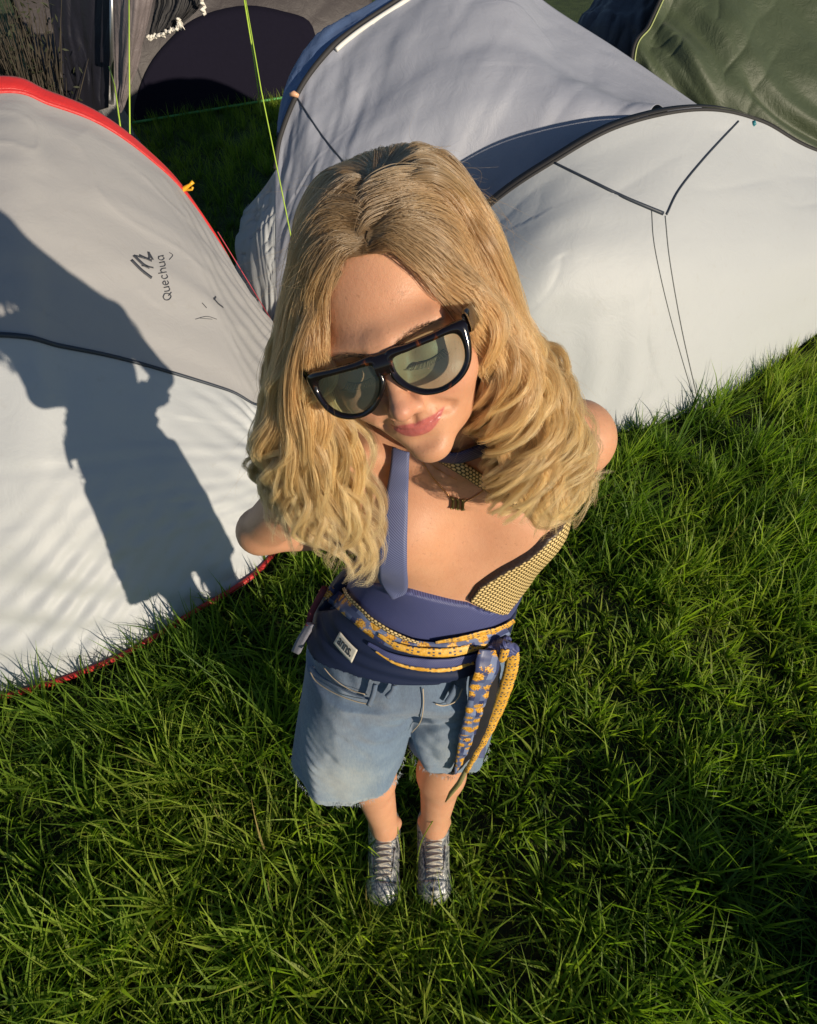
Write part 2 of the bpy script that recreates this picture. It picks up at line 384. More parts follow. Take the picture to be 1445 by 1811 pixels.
# --- near left tent: red rimmed, pale, shadow of the woman falls on it
TL = empty('dome_tent', 'pale tent with red piping and a black logo, at the left of the woman', 'tent', (-1.2, 1.5, 0), 'festival tents')
def loc(o): o.matrix_parent_inverse = o.parent.matrix_world.inverted() if o.parent else o.matrix_parent_inverse
H0 = V(-.62, 2.55, 0); HD = V(-1.15, -.62, 0); HD = HD / np.linalg.norm(HD); HN = V(HD[1], -HD[0], 0)
onH = lambda x, y: atplane(x, y, H0, HN)
Tp = [H0, onH(440, 550), onH(402, 455), onH(330, 345), onH(262, 278), onH(180, 220), onH(90, 185), onH(0, 163)]
e = Tp[-1]; Tp += [V(e[0] - .35, e[1] - .22, e[2] - .02), V(e[0] - .75, e[1] - .5, e[2] * .78), V(e[0] - 1.0, e[1] - .65, 0.0)]
Bp = [V(-.60, 2.50, 0), V(-.49, 2.2, 0), V(-.44, 1.75, 0), V(-.45, 1.35, 0), atz(470, 1003), atz(340, 1090), atz(200, 1172), atz(0, 1237), V(-1.85, .42, 0), V(-2.4, .8, 0), V(-2.6, 1.4, 0)]
Sp = [V(-.615, 2.53, .0), V(-.53, 2.25, .12), V(-.53, 1.9, .22), atz(465, 716, .34), atz(400, 690, .46), atz(232, 640, .66), atz(110, 614, .78), atz(0, 594, .86), V(-1.7, 1.15, .92), V(-2.15, 1.3, .75), V(-2.5, 1.45, .2)]
mid1 = [(a + b) / 2 + V(.30, -.42, .28) * .16 * min(1, np.linalg.norm(a - b)) for a, b in zip(Bp, Sp)]
mid2 = [(a + b) / 2 + V(.10, -.12, .5) * .12 * min(1, np.linalg.norm(a - b)) for a, b in zip(Sp, Tp)]
def sstep_(a, b_, x): q = np.clip((x - a) / (b_ - a), 0, 1); return q * q * (3 - 2 * q)
def rays_from_corner(u, v):   # tension folds fanning over the lower panel
    th = np.arctan2(v - 1.25, u - .30); return .010 * np.sin(th * 46 + 2.2 * vnoise(u * 5, v * 5)) * np.clip(v * 1.5 - .1, 0, 1) * (.5 + .5 * vnoise(u * 6 + 3, v * 3)) \
        + .007 * np.sin((u * 1.0 + v * .35) * 150) * np.exp(-((u - .36) / .07) ** 2) * (1 - v) \
        + .0085 * np.sin((u - .38 * v) * 170 + 2.5 * vnoise(u * 9, v * 3)) * sstep_(.30, .70, v) * np.exp(-((u - .62) / .13) ** 2) * (.5 + .5 * vnoise(u * 11 + 2, v * 4))
def reparent(*os):
    for o in os: o.matrix_parent_inverse = o.parent.matrix_basis.inverted()
low = wrinkled([Sp, mid1, Bp], 110, 260, .0055, 16, 4, 1, rays_from_corner)
top = wrinkled([Tp, mid2, Sp], 90, 260, .0050, 7, 8, 4, lambda u, v: .006 * np.sin((u * 1.5 + v * .4) * 110) * np.exp(-((u - .2) / .1) ** 2))
p1 = cloth('side_panel', low, M['tent_white'], TL); p2 = cloth('roof_panel', top, M['tent_top'], TL)
back = [p + V(-.07, .18, -.17) * (1 if p[2] > .05 else .3) for p in Tp]; backg = [V(p[0] - .25 * min(1, p[2]), p[1] + .55 * min(1, p[2] * 1.2), 0) for p in Tp]
p3 = cloth('rear_panel', wrinkled([Tp, back, backg], 40, 120, .005, 8, 8, 9), M['tent_top'], TL)
hoop = spline(Tp, 160)
p4 = tube_obj('rim_pole', hoop, .009, M['red_cloth'], TL)
bandw = np.interp(np.linspace(0, 1, 160), [0, .12, .25, .45, .7, 1], [.004, .008, .018, .046, .066, .03])
bd = np.stack([hoop + V(0, 0, .006), hoop + (V(-.15, .45, .62) * .5) * bandw[:, None], hoop + V(-.20, .80, .50) * bandw[:, None]])
p5 = cloth('red_rim_band', resample_grid(bd, 8, 160), M['red_cloth'], TL, .003)
p6 = tube_obj('base_piping', spline(Bp, 160) + V(0, -.004, .022), .0095, M['red_cloth'], TL)
sw = np.interp(np.linspace(0, 1, 140), [0, .2, .3, .7, 1], [.002, .003, .005, .0085, .008]); sp_ = spline(Sp, 140) + V(0, 0, .004)
p7 = tube_obj('seam_sleeve', sp_[8:], sw[8:], M['pole_sleeve'], TL)
# yellow toggle on the rim
tg = onH(327, 343); tv, tf = tube([tg + V(-.012, 0, 0), tg + V(.0, .0, .02), tg + V(.03, .005, .035), tg + V(.045, .01, .045)], [.010, .011, .006, .008], 8)
tv2, tf2 = tube([tg + V(.0, 0, .015), tg + V(.035, .0, .018), tg + V(.040, 0, .028)], .005, 6)
v, f = join([(tv, tf), (tv2, tf2)]); p8 = link('toggle', mesh_from('toggle', v, quads_to_list(f)), M['yellow_plastic'], TL)
reparent(p1, p2, p3, p4, p5, p6, p7, p8)

def surf_hit(A, px, py):
    """point + normal of a patch under a pixel of the photograph (nearest grid vertex, refined bilinearly)"""
    d = A - CAM; z = d @ FW; X = IW / 2 + FPX * d[..., 0] / z; Y = IH / 2 - FPX * (d @ UPV) / z
    i, j = np.unravel_index(np.argmin((X - px) ** 2 + (Y - py) ** 2), X.shape); Nn = grid_normals(A)[i, j]
    return atplane(px, py, A[i, j], Nn), Nn
def stroke_obj(name, strokes, A, mat, parent, w, lift=.0025):
    """flat print: strokes as pixel polylines laid on the cloth"""
    parts = []
    for s in strokes:
        ww = w
        if isinstance(s, tuple): s, ww = s
        Pq = []; Nq = []
        for (x, y) in spline(np.array(s, float), max(8, 5 * len(s))):
            p, n = surf_hit(A, x, y); n = n if n @ (CAM - p) > 0 else -n; Pq.append(p + n * lift); Nq.append(n)
        Pq = np.array(Pq); Nq = np.array(Nq); T = np.gradient(Pq, axis=0); T /= np.linalg.norm(T, axis=1)[:, None] + 1e-9
        S = np.cross(T, Nq); S /= np.linalg.norm(S, axis=1)[:, None] + 1e-9; ww = np.broadcast_to(ww, (len(Pq),))[:, None]
        parts.append(sheet_solid(np.stack([Pq - S * ww, Pq + S * ww]), .0008))
    v, f = join(parts); return link(name, mesh_from(name, v, f), mat, parent)
# logo mark: a mountain peak of two slanting strokes, and the word beside it running upwards
mark = [([(232, 460), (250, 478), (268, 492)], .006), ([(236, 452), (253, 468), (264, 474)], .006), ([(262, 446), (262, 458), (240, 453)], .0035), ([(246, 452), (268, 462)], .005), ([(262, 446), (270, 460)], .004), ([(250, 470), (271, 474)], .003)]
p9 = stroke_obj('logo_mark', mark, top, M['ink'], TL, .005)
# letters of "Quechua" read from the bottom upwards; each letter box is placed along the base line
base0, base1 = np.array([303., 530.]), np.array([288., 447.])
ax = (base1 - base0); wl = np.linalg.norm(ax); ax = ax / wl; upl = np.array([ax[1], -ax[0]])
if upl[0] > 0: upl = -upl
LET = {'Q': [[(.5, 1), (.1, .8), (.05, .35), (.4, 0), (.8, .2), (.9, .7), (.5, 1)], [(.55, .3), (.95, -.15)]],
       'u': [[(.1, .7), (.1, .15), (.45, 0), (.8, .2), (.8, .7)], [(.8, .7), (.85, 0)]],
       'e': [[(.1, .38), (.8, .4), (.6, .7), (.2, .6), (.1, .25), (.4, 0), (.8, .12)]],
       'c': [[(.8, .6), (.4, .7), (.1, .4), (.3, 0), (.8, .08)]],
       'h': [[(.1, 1.05), (.1, 0)], [(.1, .45), (.45, .7), (.8, .5), (.8, 0)]],
       'a': [[(.8, .6), (.4, .7), (.1, .35), (.35, 0), (.8, .2)], [(.8, .7), (.85, 0)]]}
strokes = []; pos = 0.0; tot = 7.6; cell = wl / tot
for k, ch in enumerate('Quechua'):
    wch = 1.35 if ch == 'Q' else 1.0
    for s in LET[ch]: strokes.append([tuple(base0 + ax * (pos + x * wch * .9) * cell + upl * y * 14.0) for x, y in s])
    pos += wch
p10 = stroke_obj('logo_word', strokes, top, M['ink'], TL, .0018)
for q_ in ([([(377, 527), (385, 537), (394, 544)], .004), ([(381, 525), (378, 531)], .003)], [([(299, 460), (305, 452), (299, 447)], .0012)], [([(345, 565), (365, 560), (383, 565)], .0010), ([(352, 563), (375, 565)], .0008)], [([(357, 536), (365, 545)], .0015)]):
    reparent(stroke_obj('printed_mark', q_, top, M['ink'], TL, .002))
reparent(p9, p10)

# --- right front tent (white, black rim, Y-shaped seam)
TB = empty('dome_tent', 'large white dome tent at the right with dark seams meeting in a Y', 'tent', (1.5, 2.5, 0), 'festival tents')
rim = [V(-.40, 2.25, 0), aty(730, 500, 2.22), aty(865, 366, 2.27), aty(980, 286, 2.32), aty(1100, 222, 2.44), aty(1240, 194, 2.62), aty(1345, 214, 2.80), aty(1450, 268, 3.0), V(2.75, 3.15, .55), V(2.95, 3.25, 0)]
base = [V(-.38, 2.15, 0), V(-.12, 1.92, 0), V(.25, 1.79, 0), V(.62, 1.73, 0), atz(1095, 766), atz(1200, 738), atz(1300, 692), atz(1450, 586), V(2.6, 2.9, 0), V(2.92, 3.2, 0)]
mid = [V(-.39, 2.20, .02), V(-.05, 2.02, .46), atd(905, 520, 2.44), atd(1010, 480, 2.41), atd(1120, 470, 2.46), atd(1200, 450, 2.52), atd(1330, 450, 2.72), atd(1450, 440, 3.00), V(2.7, 3.0, .35), V(2.93, 3.22, 0.02)]
frontB = wrinkled([rim, mid, base], 120, 260, .0040, 7, 6, 12, lambda u, v: .0035 * np.sin(v * 7 + u * 95 + 2 * vnoise(u * 4, v * 6)) * np.exp(-((v - .85) / .22) ** 2) * np.exp(-((u - .42) / .16) ** 2))
q1 = cloth('front_panel', frontB, M['tent_white'], TB)
rs = spline(rim, 160)
q2 = tube_obj('rim_binding', rs, .0075, M['dark_trim'], TB)
hood = cloth('rim_flap', np.stack([rs + V(0, 0, .01), rs + V(-.03, .05, .020) * np.interp(np.linspace(0, 1, 160), [0, .2, .5, .62, 1], [.3, .5, .6, .5, .3])[:, None]]), M['dark_trim'], TB)
rr = [p + V(-.15, .55, .10) * min(1, p[2] * 1.2) for p in rim]; rg = [V(p[0] - .3, p[1] + 1.1 * min(1, p[2]), 0) for p in rim]
roofB = cloth('rear_panel', wrinkled([[p + V(0, .003, -.004) for p in rim], [p + V(-.02, .12, -.16) * min(1, p[2]) for p in rim], [V(p[0] - .2 * min(1, p[2]), p[1] + .75 * min(1, p[2]), 0) for p in rim]], 40, 140, .006, 6, 6, 22), M['tent_white'], TB)
def seam(name, pts, A, mat, parent, r):
    P = []
    for (x, y) in spline(np.array(pts, float), 30):
        p, n = surf_hit(A, x, y); n = n if n @ (CAM - p) > 0 else -n; P.append(p + n * .002)
    return tube_obj(name, np.array(P), r, mat, parent, 6)
s1 = seam('seam', [(980, 288), (1040, 318), (1105, 350), (1172, 378)], frontB, M['pole_sleeve'], TB, np.linspace(.0045, .0085, 30))
s2 = seam('seam', [(1178, 380), (1200, 336), (1245, 280), (1305, 215)], frontB, M['pole_sleeve'], TB, .0045)
s3 = seam('zip_line', [(1152, 372), (1158, 440), (1185, 560), (1225, 700)], frontB, M['grey_line'], TB, .0016)
s4 = seam('zip_line', [(1176, 382), (1184, 460), (1205, 580), (1232, 700)], frontB, M['grey_line'], TB, .0020)
p, n = surf_hit(frontB, 1332, 219); tv, tf = tube([p + V(0, 0, -.012), p + V(.004, 0, 0), p + V(0, 0, .012)], [.006, .011, .005], 8)
s5 = link('toggle', mesh_from('toggle', tv, quads_to_list(tf)), M['teal_plastic'], TB)
reparent(q1, q2, hood, roofB, s1, s2, s3, s4, s5)

# --- middle tent: lavender grey roof and sagging white end
TC = empty('dome_tent', 'grey tent directly behind her head, its wide roof running out of the frame', 'tent', (0, 3.2, 0), 'festival tents')
edge = [aty(487, 300, 2.85), aty(497, 240, 2.92), aty(530, 160, 3.0), aty(575, 98, 3.1), aty(622, 55, 3.2), aty(700, 3, 3.3)]
cols = [[aty(487, 302, 2.85), aty(498, 240, 2.92), aty(530, 160, 3.0), aty(575, 98, 3.1), aty(622, 55, 3.2), aty(700, 3, 3.3), aty(800, -60, 3.45), aty(900, -70, 3.6), aty(960, 0, 3.75), aty(1100, 92, 3.7), aty(1245, 193, 3.65)],
        [aty(487, 380, 2.74), aty(515, 330, 2.76), aty(552, 260, 2.80), aty(610, 200, 2.88), aty(670, 150, 2.95), aty(740, 100, 3.02), aty(830, 60, 3.1), aty(920, 60, 3.2), aty(990, 110, 3.25), aty(1090, 160, 3.25), aty(1190, 198, 3.2)],
        [aty(488, 480, 2.64), aty(520, 430, 2.62), aty(565, 380, 2.62), aty(620, 330, 2.64), aty(690, 290, 2.68), aty(760, 260, 2.72), aty(840, 230, 2.76), aty(930, 225, 2.78), aty(1010, 225, 2.80), aty(1080, 225, 2.85), aty(1140, 222, 2.9)],
        [V(-.71, 2.62, 0), V(-.62, 2.58, 0), V(-.5, 2.54, 0), V(-.38, 2.5, 0), V(-.25, 2.47, 0), V(-.1, 2.45, 0), V(.1, 2.42, 0), V(.3, 2.4, 0), V(.5, 2.45, 0), V(.8, 2.6, 0), V(1.1, 2.75, 0)]]
roofC = wrinkled(cols, 130, 240, .009, 9, 3.0, 31, lambda u, v: .0030 * vnoise(u * 38 + v * 14, v * 5) + .006 * vnoise(u * 14 + v * 9, v * 2.5))
c1 = cloth('roof_panel', roofC, M['tent_lavender'], TC)
lobe = [[aty(487, 302, 2.85), aty(497, 330, 2.80), aty(487, 380, 2.74), aty(488, 480, 2.64), V(-.71, 2.62, 0)],
        [aty(462, 338, 2.90), aty(458, 380, 2.84), aty(452, 430, 2.76), aty(462, 500, 2.68), V(-.78, 2.66, 0)],
        [aty(432, 372, 2.98), aty(420, 415, 2.94), aty(417, 455, 2.88), aty(430, 520, 2.80), aty(464, 566, 2.72)],
        [aty(440, 360, 3.10), aty(428, 405, 3.10), aty(424, 450, 3.04), aty(436, 520, 2.95), V(-.84, 2.86, 0)]]
lobe = [list(r) for r in lobe]
lb = wrinkled(lobe, 60, 120, .012, 3, 14, 37)
c2 = cloth('end_panel', lb, M['tent_white'], TC)
es = spline(edge + [aty(800, -60, 3.45)], 120)
c3 = tube_obj('rim_pole', es + V(0, -.004, .004), np.interp(np.linspace(0, 1, 120), [0, .55, .7, 1], [.011, .013, .009, .009]), M['dark_trim'], TC)
c3b = tube_obj('rim_piping', es[66:] + V(.014, -.02, -.008), .010, M['white_trim'], TC)
blue = [[p + V(0, .01, 0) for p in edge], [p + V(-.05, .10, -.02) for p in edge], [p + V(-.06, .25, -.10) for p in edge]]
c4 = cloth('side_flap', wrinkled([[p + V(0, .01, 0) for p in edge[1:]], [p + V(-.10, .16, .0) * s for p, s in zip(edge[1:], (.25, .7, 1, .9, .6))], [p + V(-.10, .3, -.15) * s for p, s in zip(edge[1:], (.4, .9, 1, 1, 1))]], 30, 60, .006, 3, 6, 5), M['blue_cloth'], TC)
topr = cols[0]
c5 = cloth('rear_panel', wrinkled([topr, [p + V(.02, .35, -.25) for p in topr], [V(p[0] + .05, p[1] + .8, 0) for p in topr]], 40, 120, .01, 6, 5, 8), M['tent_lavender'], TC)
pk = aty(521, 166, 2.985); v, f = tube([pk + V(-.02, -.01, 0), pk + V(.0, -.012, .004), pk + V(.02, -.016, -.004)], [.009, .013, .008], 8)
c6 = link('toggle', mesh_from('toggle', v, quads_to_list(f)), plain('peach_plastic', (.75, .42, .25), .4), TC)
c7 = seam('guy_strap', [(525, 172), (570, 240), (622, 303), (660, 345)], roofC, M['pole_sleeve'], TC, .0042)
reparent(c1, c2, c3, c3b, c4, c5, c6, c7)

# --- green tent, top right
TG = empty('dome_tent', 'olive green tent with sagging folds in the upper right corner', 'tent', (3, 4.5, 0), 'festival tents')
g = [[aty(1182, -25, 4.3), aty(1300, -60, 4.5), aty(1450, -60, 4.6), aty(1650, -40, 4.7)],
     [aty(1150, 45, 4.15), aty(1270, 50, 4.15), aty(1400, 90, 4.2), aty(1600, 120, 4.3)],
     [aty(1120, 108, 4.0), aty(1240, 150, 3.9), aty(1370, 200, 3.9), aty(1580, 240, 4.0)],
     [V(1.50, 3.95, .25), V(2.0, 3.85, .2), V(2.7, 3.8, .2), V(3.6, 3.8, .2)],
     [V(1.45, 3.90, 0), V(2.1, 3.75, 0), V(2.8, 3.7, 0), V(3.7, 3.7, 0)]]
gp = wrinkled(g, 140, 180, .010, 5, 6, 51, lambda u, v: .055 * vnoise((v * 1.5 - u * 1.1) * 9 + 2, (u + v) * 1.6 + 4))
g1 = cloth('side_panel', gp, M['tent_green'], TG)
g2 = tube_obj('edge_binding', spline([r[0] for r in g], 60) + V(-.012, -.005, 0), .012, M['dark_trim'], TG)
g2b = tube_obj('edge_piping', spline([r[0] for r in g], 60) + V(.004, -.016, .006), .004, plain('lime_trim', (.42, .48, .18), .5), TG)
g3 = cloth('rear_panel', wrinkled([[r + V(0, 0, 0) for r in g[0]], [r + V(.1, .7, -.1) for r in g[0]], [V(r[0] + .2, r[1] + 1.3, 0) for r in g[0]]], 30, 60, .01, 4, 4, 3), M['tent_green'], TG)
g4 = cloth('end_panel', np.stack([spline([r[0] for r in g], 30), spline([V(r[0][0] + .25, r[0][1] + .9, r[0][2] * .7) for r in g], 30)]), M['tent_green'], TG)
reparent(g1, g2, g2b, g3, g4)

# --- dark tent between them (top, right of centre)
TK = empty('dome_tent', 'dark charcoal tent glimpsed between the grey-white roof and the green tent', 'tent', (1.5, 5, 0), 'festival tents')
k = [[aty(1085, -60, 5.4), aty(1150, -60, 5.2), aty(1260, -60, 5.1)], [aty(1045, 10, 5.1), aty(1110, 0, 4.95), aty(1230, 0, 4.9)], [aty(1015, 60, 4.9), aty(1090, 70, 4.7), aty(1210, 80, 4.7)], [V(1.0, 4.75, 0), V(1.45, 4.6, 0), V(2.2, 4.55, 0)]]
k1 = cloth('side_panel', wrinkled(k, 80, 80, .022, 9, 3, 61), fabric('charcoal_cloth', (.085, .085, .10), .03, .5), TK)
k2 = cloth('lower_panel', wrinkled([[V(1.02, 4.70, .30), V(1.45, 4.52, .34), V(2.1, 4.5, .36)], [V(1.02, 4.62, 0), V(1.45, 4.45, 0), V(2.2, 4.42, 0)]], 30, 50, .012, 5, 3, 6), M['navy_cloth'], TK)
k3 = cloth('rear_panel', wrinkled([[p for p in k[0]], [V(p[0], p[1] + 1.0, 0) for p in k[0]]], 20, 30, .01, 5, 3, 6), M['navy_cloth'], TK)
reparent(k1, k2, k3)

# --- brown tent with a cast shadow built as a dark arched panel, top left
TD = empty('dome_tent', 'brown tent with a dark arch of painted cast shadow at the top left', 'tent', (-1.6, 6.2, 0), 'festival tents')
d0, d1 = atz(215, 224), atz(560, 166)
dn = np.cross(d1 - d0, V(0, 0, 1)); dn /= np.linalg.norm(dn); dn = dn if dn[1] > 0 else -dn
tdir = (d1 - d0) / np.linalg.norm(d1 - d0); Lw = np.linalg.norm(d1 - d0)
def TDp(s, h, backw): return d0 + tdir * s * Lw + dn * backw + V(0, 0, h)
dg = [[TDp(s, h, bw) for s in (-.25, .1, .5, .9, 1.4)] for h, bw in ((1.25, 1.1), (.95, .55), (.5, .18), (0, 0))]
e1 = cloth('front_panel', wrinkled(dg, 60, 100, .010, 8, 4, 71), M['tent_brown'], TD)
def onD(px, py, lift): 
    Q = resample_grid(dg, 60, 100); p, n = surf_hit(Q, px, py); n = n if n @ (CAM - p) > 0 else -n; return p + n * lift
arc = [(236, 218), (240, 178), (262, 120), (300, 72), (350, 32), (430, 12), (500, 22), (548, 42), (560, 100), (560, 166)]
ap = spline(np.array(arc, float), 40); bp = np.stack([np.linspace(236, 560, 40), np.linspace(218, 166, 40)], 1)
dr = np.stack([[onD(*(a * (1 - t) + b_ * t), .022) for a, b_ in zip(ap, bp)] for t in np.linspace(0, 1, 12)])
e2 = cloth('arch_shadow_panel', dr, plain('arch_shadow_cloth', (.010, .009, .018), .95, spec=.1), TD)  # the arched cast shadow, laid on as a near-black cloth patch
e3 = tube_obj('foot_cord', [TDp(s, .03, -.05) for s in np.linspace(.05, 1.0, 20)], .010, plain('green_cord', (.10, .38, .10), .6), TD)
e4 = cloth('rear_panel', wrinkled([dg[0], [p + dn * .9 - V(0, 0, p[2]) for p in dg[0]]], 20, 40, .01, 4, 4, 3), M['tent_brown'], TD)
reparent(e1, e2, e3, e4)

# --- hanging cloth, pole and bag at the top left
TN = empty('canopy_wall', 'hanging navy and taupe canopy cloth beside a thin pole in the top left corner', 'canopy', (-2.3, 4.6, 0))
n0 = [[aty(75, -70, 4.7), aty(120, -70, 4.6), aty(195, -70, 4.5)], [aty(95, 60, 4.6), aty(140, 60, 4.55), aty(195, 60, 4.45)], [aty(120, 190, 4.5), aty(165, 196, 4.45), aty(192, 190, 4.4)]]
h1 = cloth('navy_wall', wrinkled(n0, 60, 80, .008, 6, 2, 81), M['navy_cloth'], TN)
n1 = [[aty(200, -70, 4.4), aty(240, -70, 4.3), aty(285, -70, 4.4)], [aty(202, 50, 4.35), aty(232, 50, 4.25), aty(262, 40, 4.35)], [aty(205, 150, 4.3), aty(220, 155, 4.25), aty(236, 140, 4.3)], [aty(205, 190, 4.28), aty(213, 200, 4.25), aty(220, 190, 4.28)]]
h2 = cloth('taupe_wall', wrinkled(n1, 60, 50, .012, 7, 2, 84), M['taupe_cloth'], TN)
h3 = tube_obj('pole', [aty(197, -80, 4.40), aty(198, 100, 4.30), atz(199, 222)], .012, M['metal'], TN)
n2 = [[aty(285, -60, 4.6), aty(330, -60, 4.6), aty(372, -60, 4.6)], [aty(272, 20, 4.5), aty(320, 12, 4.45), aty(362, 0, 4.5)], [aty(262, 66, 4.4), aty(292, 62, 4.4), aty(318, 48, 4.4)]]
h4 = cloth('black_pleats', wrinkled(n2, 40, 140, .012, 26, 1.5, 86), M['dark_trim'], TN)
edge_ = spline([aty(262, 66, 4.37), aty(280, 64, 4.37), aty(300, 56, 4.37), aty(316, 46, 4.37), aty(318, 36, 4.38)], 90) + rng.normal(0, .007, (90, 3))
h5 = tube_obj('white_fringe', edge_, rng.uniform(.004, .011, 90), plain('white_trim_frayed', (.8, .76, .68), .7, bumps=.5), TN)
h5b = tube_obj('white_fringe', spline([aty(356, -10, 4.4), aty(358, 8, 4.4), aty(361, 26, 4.4)], 20) + rng.normal(0, .006, (20, 3)), .010, bpy.data.materials['white_trim_frayed'], TN)
reparent(h1, h2, h3, h4, h5, h5b)
m, nt, ns, ls, b = new_mat('clear_plastic'); b.inputs['Base Color'].default_value = (.42, .42, .42, 1); b.inputs['Roughness'].default_value = .25; b.inputs['Alpha'].default_value = .55
bump(nt, noise(nt, 30, 4, objcoord(nt)), 1.0, .02, b); M['clear_plastic'] = m
bagc = atz(200, 205, .22)
th = np.linspace(0, 2 * np.pi, 28, endpoint=False); zz = np.linspace(0, 1, 16)
bagv = np.stack([np.stack([(np.interp(z, [0, .25, .6, .85, 1], [.15, .13, .075, .03, .035]) * (1 + .18 * vnoise(th * 3, th * 0 + z * 5))) * np.cos(th) + bagc[0], (.09 * (1.1 - z)) * np.sin(th) + bagc[1], np.full(28, z * .52) + .01], -1) for z in zz])
bm_ = mesh_from('plastic_bag', bagv.reshape(-1, 3), grid_faces(16, 28, True)); link('plastic_bag', bm_, M['clear_plastic'], label='clear crumpled plastic bag tied around the foot of the thin pole', category='bag')

# guy lines, each a cord pegged into the ground
def guy(label, pts, r, mat, peg=True):
    o = tube_obj('guy_line', pts, r, mat, None, 6, label=label, category='guy line', group='guy lines'); return o
guy('lime guy line running straight down to the red rim beside the brown tent', [aty(228, -60, 3.6), aty(228.5, 100, 3.2), aty(230, 268, 2.75)], .0031, M['lime_cord'])
guy('short slack lime cord left of the straight lime line, by the plastic bag', [aty(193, 118, 3.9), aty(203, 152, 3.6), aty(217, 255, 2.75)], .0035, M['lime_cord'])
guy('long lime guy line descending toward her hair in front of the grey tent', [aty(424, -60, 3.1), aty(462, 160, 2.75), aty(505, 370, 2.35), aty(535, 520, 2.05)], .0025, M['lime_cord'])
guy('thin lime cord end hanging by the painted arch shadow', [aty(432, 0, 4.6), aty(450, 110, 4.55), aty(463, 205, 4.5)], .0045, M['lime_cord'])
guy('thin dark red guy line from the red rim to an orange peg', [onH(385, 410), aty(440, 500, 2.45), atz(487, 578, .02)], .0022, M['red_cord'])
pg = atz(488, 577, 0); v, f = tube([pg, pg + V(.0, 0, .03), pg + V(.012, 0, .05), pg + V(.03, 0, .04)], [.007, .008, .008, .005], 8)
link('tent_peg', mesh_from('tent_peg', v, quads_to_list(f)), M['orange_plastic'], label='small orange tent peg in the grass between the left and grey tents', category='tent peg')

# dry bush at the top left edge
tw = []
bc = V(-2.55, 4.4, 0)
for i in range(420):
    a = rng.uniform(0, 2 * np.pi); r0 = rng.uniform(0, .22); p0 = bc + V(r0 * np.cos(a), r0 * np.sin(a), 0); h = rng.uniform(.35, 1.1)
    ln = V(np.cos(a), np.sin(a), 0) * rng.uniform(.02, .3)
    tw.append(tube(spline([p0, p0 + ln * .3 + V(0, 0, h * .5), p0 + ln + V(rng.normal(0, .05), rng.normal(0, .05), h)], 5), [.007, .006, .005, .004, .0015], 4, False))
v, f = join(tw); TT = empty('dry_bush', 'dry brown bush of tangled stems in the far top left corner', 'bush', tuple(bc))
o = link('stems', mesh_from('stems', v, f), plain('dry_stem', (.055, .045, .032), .8, var=.5, vscale=12), TT); reparent(o)
lv = []
for i in range(900):
    p = bc + V(rng.normal(0, .22), rng.normal(0, .2), rng.uniform(.1, 1.1)); a = rng.normal(0, 1, 3); a /= np.linalg.norm(a); q = np.cross(a, rng.normal(0, 1, 3)); q /= np.linalg.norm(q)
    lv.append((np.array([p, p + a * .02 + q * .007, p + a * .045, p + a * .02 - q * .007]), np.array([[0, 1, 2, 3]])))
v, f = join(lv); o = link('leaves', mesh_from('leaves', v, f), plain('dry_leaf', (.035, .042, .018), .7, var=.6, vscale=9), TT, kind='stuff'); reparent(o)
